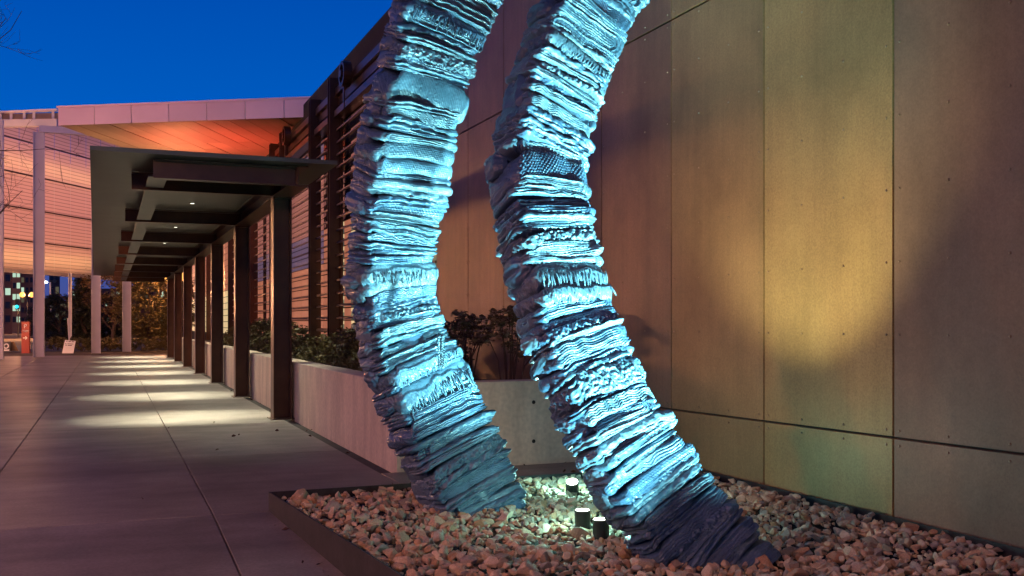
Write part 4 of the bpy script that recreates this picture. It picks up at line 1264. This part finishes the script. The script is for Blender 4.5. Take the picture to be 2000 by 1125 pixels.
# ------------------------------------------------------------------ far buildings
def building(px0, px1, ytop, d, label, m, winmat, rows, cols, depth=8, ybot=700, name='office_building', prob=0.5, seed=1, margin=.2):
    q = random.Random(seed)
    p0 = P(px0, ybot, d); p1 = P(px1, ybot, d); zt = P(px0, ytop, d)[2]
    u = (p1 - p0)[:2]; Lw = np.linalg.norm(u); u = u / Lw
    n = np.array([u[1], -u[0]])
    t = thing(name, label, 'building', (p0[0], p0[1], 0))
    def pt(a, out, z):
        w = p0[:2] + u * a
        w = w + n * out if out > -1 else w * (1 - out / d)      # the block widens towards its back
        return (w[0], w[1], z)
    mb = MB(); mb.hexa([pt(0, 0, -.1), pt(Lw, 0, -.1), pt(Lw, -depth, -.1), pt(0, -depth, -.1)], [pt(0, 0, zt), pt(Lw, 0, zt), pt(Lw, -depth, zt), pt(0, -depth, zt)])
    mb.build('wall', m, t)
    mb = MB(); mb.hexa([pt(-.1, .1, zt), pt(Lw + .1, .1, zt), pt(Lw + .1, -depth, zt), pt(-.1, -depth, zt)], [pt(-.1, .1, zt + .3), pt(Lw + .1, .1, zt + .3), pt(Lw + .1, -depth, zt + .3), pt(-.1, -depth, zt + .3)])
    mb.build('roof', m, t)
    cw = Lw / cols; rh = (zt - 1.0) / rows
    for i in range(cols):
        for j in range(rows):
            a0, a1 = i * cw + cw * margin, (i + 1) * cw - cw * margin; z0, z1 = 1.0 + j * rh + rh * .35, 1.0 + j * rh + rh * .85
            mb = MB(); mb.hexa([pt(a0, 0.005, z0), pt(a1, 0.005, z0), pt(a1, 0.05, z0), pt(a0, 0.05, z0)][::-1], [pt(a0, 0.005, z1), pt(a1, 0.005, z1), pt(a1, 0.05, z1), pt(a0, 0.05, z1)][::-1])
            mb.build('window', winmat if q.random() < prob else M['win_dim'] if q.random() < .4 else M['win_dark'], t)
    return t
building(-60, 24, 480, 150, 'dark brown building at the left edge under the translucent screen', M['brick'], M['win_lit'], 6, 5, prob=.25, seed=4)
building(24, 40, 505, 175, 'tan block with a stack of pale green lit windows behind the street lamps', M['paletower'], M['win_lit'], 6, 2, prob=.8, seed=2, margin=.12)
building(40, 66, 500, 190, 'plain brown block behind the orange globe street lamps', M['brick'], M['win_lit'], 7, 3, prob=.05, seed=3)
ct = building(96, 117, 530, 260, 'slender brick clock tower against the blue sky', M['brick'], M['win_lit'], 4, 2, prob=.0, name='clock_tower')
cp = P(107, 549, 259.6)
m = MB(); cu = np.array([CA, -SA, 0]); cf = np.array([-SA, -CA, 0])
m.tube([cp, cp + cf * .15], 0.5, 16); m.build('clock_face', M['card'], ct)
building(66, 97, 585, 210, 'low brown building left of the clock tower', M['brick'], M['win_lit'], 3, 5, prob=.15, seed=6)
building(117, 150, 590, 205, 'low brown building right of the clock tower', M['brick'], M['win_lit'], 3, 5, prob=.1, seed=7)
building(140, 420, 566, 240, 'long low brown building behind the trees', M['brick'], M['win_lit'], 3, 26, prob=.12, seed=8)

# ------------------------------------------------------------------ street lamps, signal, signs
def globe_lamp(px_, d, zg, label, power, loc=None, col=SODIUM):
    b = np.array(gnd(px_, d)) if loc is None else np.array(loc, float)
    t = thing('street_lamp', label, 'street lamp', tuple(b), 'twin globe street lamps')
    m = MB(); m.tube([b + np.array([0, 0, -.05]), b + np.array([0, 0, .6]), b + np.array([0, 0, .65]), b + np.array([0, 0, zg - .3])], [.12, .1, .06, .045], 10); m.build('pole', M['black'], t)
    for s in (-1, 1):
        c = b + np.array([CA, -SA, 0]) * s * 0.47 + np.array([0, 0, zg])
        m = MB(); m.tube([b + np.array([0, 0, zg - .32]), c - np.array([0, 0, .35]), c - np.array([0, 0, .2])], .03, 6); m.build('arm', M['black'], t)
        m = MB(); m.sphere(c, 0.27, 14, 8); m.build('globe', M['globe'], t, True)
        lamp('globe_lamp', 'POINT', tuple(c + np.array([0, 0, 0.0])), col, power / 2, t, radius=0.29)
globe_lamp(53, 100, 4.4, 'twin globe street lamp glowing orange above the red parking sign', P_STREET_FAR)
globe_lamp(92, 150, 4.55, 'smaller twin globe street lamp glowing orange right of the first pale column', P_STREET_FAR)
globe_lamp(0, 0, 4.3, 'twin globe street lamp off to the left of the walkway, nearest the sculpture', P_STREET_A, loc=(-19, 12.0, 0))
globe_lamp(0, 0, 4.3, 'twin globe street lamp off to the left of the walkway, farther along', P_STREET_B, loc=(-14, 50, 0))
globe_lamp(0, 0, 4.3, 'added twin globe fill lamp off to the left, level with the entrance roof', 6000.0, loc=(-12, 27, 0))  # unseen lamp added to warm the fascia and entrance
globe_lamp(0, 0, 7.6, 'tall twin globe street lamp behind and to the left of the viewpoint', P_STREET_C, loc=(-4.2, -9.0, gz(-9)), col=(1.0, 0.45, 0.19))
b = np.array(gnd(346, 57)); globe_lamp(346, 57, 4.2, 'added twin globe fill lamp hidden behind the far end of the walkway canopy', P_FILL_TREES)  # unseen lamp added to brighten the far trees
# unseen shielded lamps added off to the left, warming the pavement and entrance columns
def fill_lamp(loc, aim, power, size, label, arm, blend=1.0):
    b = np.array(loc, float); e_ = b + np.array([arm[0], arm[1], 0])
    t = thing('fill_lamp', label, 'street lamp', tuple(b))
    m = MB(); m.tube([b + np.array([0, 0, -.05]), b + np.array([0, 0, 4.6])], .06, 8); m.build('pole', M['black'], t)
    m = MB(); m.tube([b + np.array([0, 0, 4.55]), e_ + np.array([0, 0, 4.55])], .04, 8); m.tube([e_ + np.array([0, 0, 4.62]), e_ + np.array([0, 0, 4.5])], .17, 14); m.build('head', M['black'], t)
    m = MB(); m.tube([e_ + np.array([0, 0, 4.497]), e_ + np.array([0, 0, 4.49])], .13, 14); m.build('lens', M['globe'], t)
    lamp('fill_lamp_light', 'SPOT', tuple(e_ + np.array([0, 0, 4.42])), (1.0, 0.38, 0.22), power, t, aim=aim, size=size, blend=blend, radius=0.12)
fill_lamp((-6.5, 3.2, gz(3.2)), (-2.5, 5.0, 0), P_FILL_PATH, R(104), 'added shielded fill lamp on a dark pole, off to the left of the pavement', (.5, .1))
fill_lamp((-9.5, 17, 0), (-8.0, 45, 4.5), P_FILL_ENTRY, R(105), 'added shielded fill lamp on a dark pole, facing the entrance columns', (.1, .5))
b = np.array(gnd(98, 120)); t = thing('street_light', 'tall white pole street light with one white lamp head', 'street light', tuple(b))
zt = P(98, 550, 120)[2]
m = MB(); m.tube([b, b + np.array([0, 0, zt - .1])], [.13, .08], 8); m.build('pole', M['white_steel'], t)
c = np.array(P(89, 551, 120)); m = MB(); m.tube([b + np.array([0, 0, zt - .12]), c + np.array([0, 0, .1])], .05, 6); m.build('arm', M['white_steel'], t)
m = MB(); m.sphere(c, .22, 10, 6, (1.3, 1, .6)); m.build('lamp_head', M['white_lamp'], t, True)
b = np.array(gnd(35.5, 110)); t = thing('traffic_signal', 'traffic signal showing a cyan green light below the orange lamps', 'traffic light', tuple(b))
c = np.array(P(35.5, 599, 110)); cf = np.array([-SA, -CA, 0]); cr_ = np.array([CA, -SA, 0])
m = MB(); m.tube([b, np.array([b[0], b[1], c[2] + .2])], .07, 8); m.build('pole', M['black'], t)
m = MB(); m.bar(c + cf * .15 + np.array([0, 0, -.3]), c + cf * .15 + np.array([0, 0, .85]), .36, .25, up=tuple(cf)); m.build('housing', M['black'], t)
m = MB(); m.tube([c + cf * .29, c + cf * .33], .17, 14); m.build('signal_lens', M['signal'], t)

FONT_CACHE = {}
def text_mesh(body, size, origin, right, up, m, parent, name='lettering', nrm_=None, depth=.01):
    cu_ = bpy.data.curves.new('txt', 'FONT'); cu_.body = body; cu_.size = size; cu_.align_x = 'CENTER'; cu_.align_y = 'CENTER'; cu_.extrude = depth / 2
    to = bpy.data.objects.new('txt', cu_); COL.objects.link(to)
    bpy.context.view_layer.update()
    me = bpy.data.meshes.new_from_object(to.evaluated_get(bpy.context.evaluated_depsgraph_get()))
    bpy.data.objects.remove(to); bpy.data.curves.remove(cu_)
    r_, u_ = Vector(right), Vector(up); n_ = r_.cross(u_)
    Mx = Matrix(((r_.x, u_.x, n_.x, 0), (r_.y, u_.y, n_.y, 0), (r_.z, u_.z, n_.z, 0), (0, 0, 0, 1)))
    me.transform(Mx); me.materials.clear(); me.materials.append(m); me.name = name
    return obj(name, me, parent, tuple(float(c) for c in origin))
b = G(49.5, 690); zt = P(49.5, 628, np.dot(b[:2], [SA, CA]))[2]
dS = np.dot(b[:2], [SA, CA])
t = thing('parking_sign', 'red parking pillar sign with white P and arrow pointing right', 'sign', tuple(b))
rt = np.array([CA, -SA, 0]); fr = np.array([-SA, -CA, 0])
m = MB(); w = 0.40
m.hexa([b - rt * w / 2, b + rt * w / 2, b + rt * w / 2 - fr * .12, b - rt * w / 2 - fr * .12], [a + np.array([0, 0, zt]) for a in (b - rt * w / 2, b + rt * w / 2, b + rt * w / 2 - fr * .12, b - rt * w / 2 - fr * .12)])
m.build('panel', M['red'], t)
text_mesh('P', 0.30, b + fr * .008 + np.array([0, 0, zt - .25]), rt, (0, 0, 1), M['white'], t)
text_mesh('TAM', 0.155, b + fr * .008 + np.array([0, 0, zt - .50]), rt, (0, 0, 1), M['white'], t)
ac = b + fr * .008 + np.array([0, 0, zt - .84])
m = MB()
prof = [(-.12, -.022), (.03, -.022), (-.02, -.085), (.025, -.085), (.12, 0), (.025, .085), (-.02, .085), (.03, .022), (-.12, .022)]
m.hexa([ac + rt * a_ + np.array([0, 0, z_]) - fr * .004 for a_, z_ in prof], [ac + rt * a_ + np.array([0, 0, z_]) + fr * .004 for a_, z_ in prof])
m.build('arrow', M['white'], t)
# leaning white notice board
b0 = G(121, 690); b1 = G(143, 690); dB = np.dot(b0[:2], [SA, CA])
tp0 = P(127, 664, dB + .2); tp1 = P(147.5, 666, dB + .2)
t = thing('notice_board', 'white notice board leaning askew against the thin post', 'sign', tuple(b0))
m = MB(); bk_ = -fr * .03
m.hexa([b0, b1, b1 + bk_, b0 + bk_], [tp0, tp1, tp1 + bk_, tp0 + bk_]); m.build('board', M['white'], t)
def bp(f, g_): return (b0 * (1 - f) + b1 * f) * (1 - g_) + (tp0 * (1 - f) + tp1 * f) * g_
m = MB()
for g0, segs, hh in ((.90, ((.14, .26), (.36, .58), (.66, .9)), .05), (.72, ((.1, .2), (.3, .86)), .035), (.60, ((.14, .28), (.36, .74)), .05)):
    for f0, f1 in segs:
        pts = [bp(f0, g0) + fr * .004, bp(f1, g0) + fr * .004, bp(f1, g0 + hh) + fr * .004, bp(f0, g0 + hh) + fr * .004]
        m.hexa([p_ - fr * .003 for p_ in pts], [p_ + fr * .003 for p_ in pts])
m.build('printed_lines', M['ink'], t)
st = P(133, 622, dB + .3)
m = MB(); m.bar(tp0 * .6 + tp1 * .4 - fr * .0, st, .06, .04); m.build('stake', M['white_steel'], t)
# small folding board with a round emblem
b = G(12, 686); t = thing('sidewalk_board', 'small folding sidewalk board with a round white emblem', 'sign', tuple(b))
m = MB(); m.hexa([b - rt * .27, b + rt * .2, b + rt * .2 - fr * .02, b - rt * .27 - fr * .02], [a + np.array([0, 0, .52]) - fr * .12 for a in (b - rt * .27, b + rt * .2, b + rt * .2 - fr * .02, b - rt * .27 - fr * .02)])
m.build('front_panel', M['ink'], t)
m = MB(); m.hexa([b - rt * .27 - fr * .45, b + rt * .45 - fr * .45, b + rt * .45 - fr * .47, b - rt * .27 - fr * .47], [a + np.array([0, 0, .52]) for a in (b - rt * .25 - fr * .16, b + rt * .36 - fr * .16, b + rt * .36 - fr * .18, b - rt * .25 - fr * .18)])
m.build('rear_panel', M['card'], t)
def ring_(c, r0, r1, u_, n=20):
    m = MB(); vs_ = []; fs_ = []
    for k in range(n):
        a = 2 * math.pi * k / n
        for r_ in (r0, r1): vs_.append(c + rt * r_ * math.cos(a) + u_ * r_ * math.sin(a))
    for k in range(n): fs_.append((2 * k, 2 * k + 1, 2 * ((k + 1) % n) + 1, 2 * ((k + 1) % n)))
    m.add(vs_, fs_); return m
uu = np.array([0, 0, .52]) - fr * .12; uu = uu / np.linalg.norm(uu)
cc_ = b - rt * .03 + uu * .29 + fr * .006
ring_(cc_, .09, .155, uu).build('emblem', M['white'], t)
m = MB(); q0 = b - rt * .24 + uu * .02 + fr * .006; q1 = b + rt * .17 + uu * .02 + fr * .006
m.add([q0, q1, q1 + uu * .08, q0 + uu * .08], [(0, 1, 2, 3)]); m.build('white_band', M['white'], t)

# ------------------------------------------------------------------ litter: a few dry leaves on the pavement
q = np.random.default_rng(77)
C = []
for k in range(70):
    if k < 30: x, y = q.uniform(2.5, 5.0), q.uniform(8.5, 10.0)
    elif k < 45: x, y = 2.62 + q.normal(0, .1), q.uniform(10, 24)
    elif k < 56:
        y = q.uniform(5.4, 8.2); x = 1.2 + (8.36 - y) * .09 - abs(q.normal(0, .06))
    else: x, y = q.uniform(-2, 2.4), q.uniform(6, 18)
    C.append((x, y, gz(y) + 0.012))
me = leaves_mesh('fallen_leaves', np.array(C), 0.028, M['litter'], 78, flat=.15, aspect=.6)
o = obj('fallen_leaves', me); o['kind'] = 'stuff'; o['label'] = 'scattered dry brown leaves on the concrete pavement'; o['category'] = 'leaves'
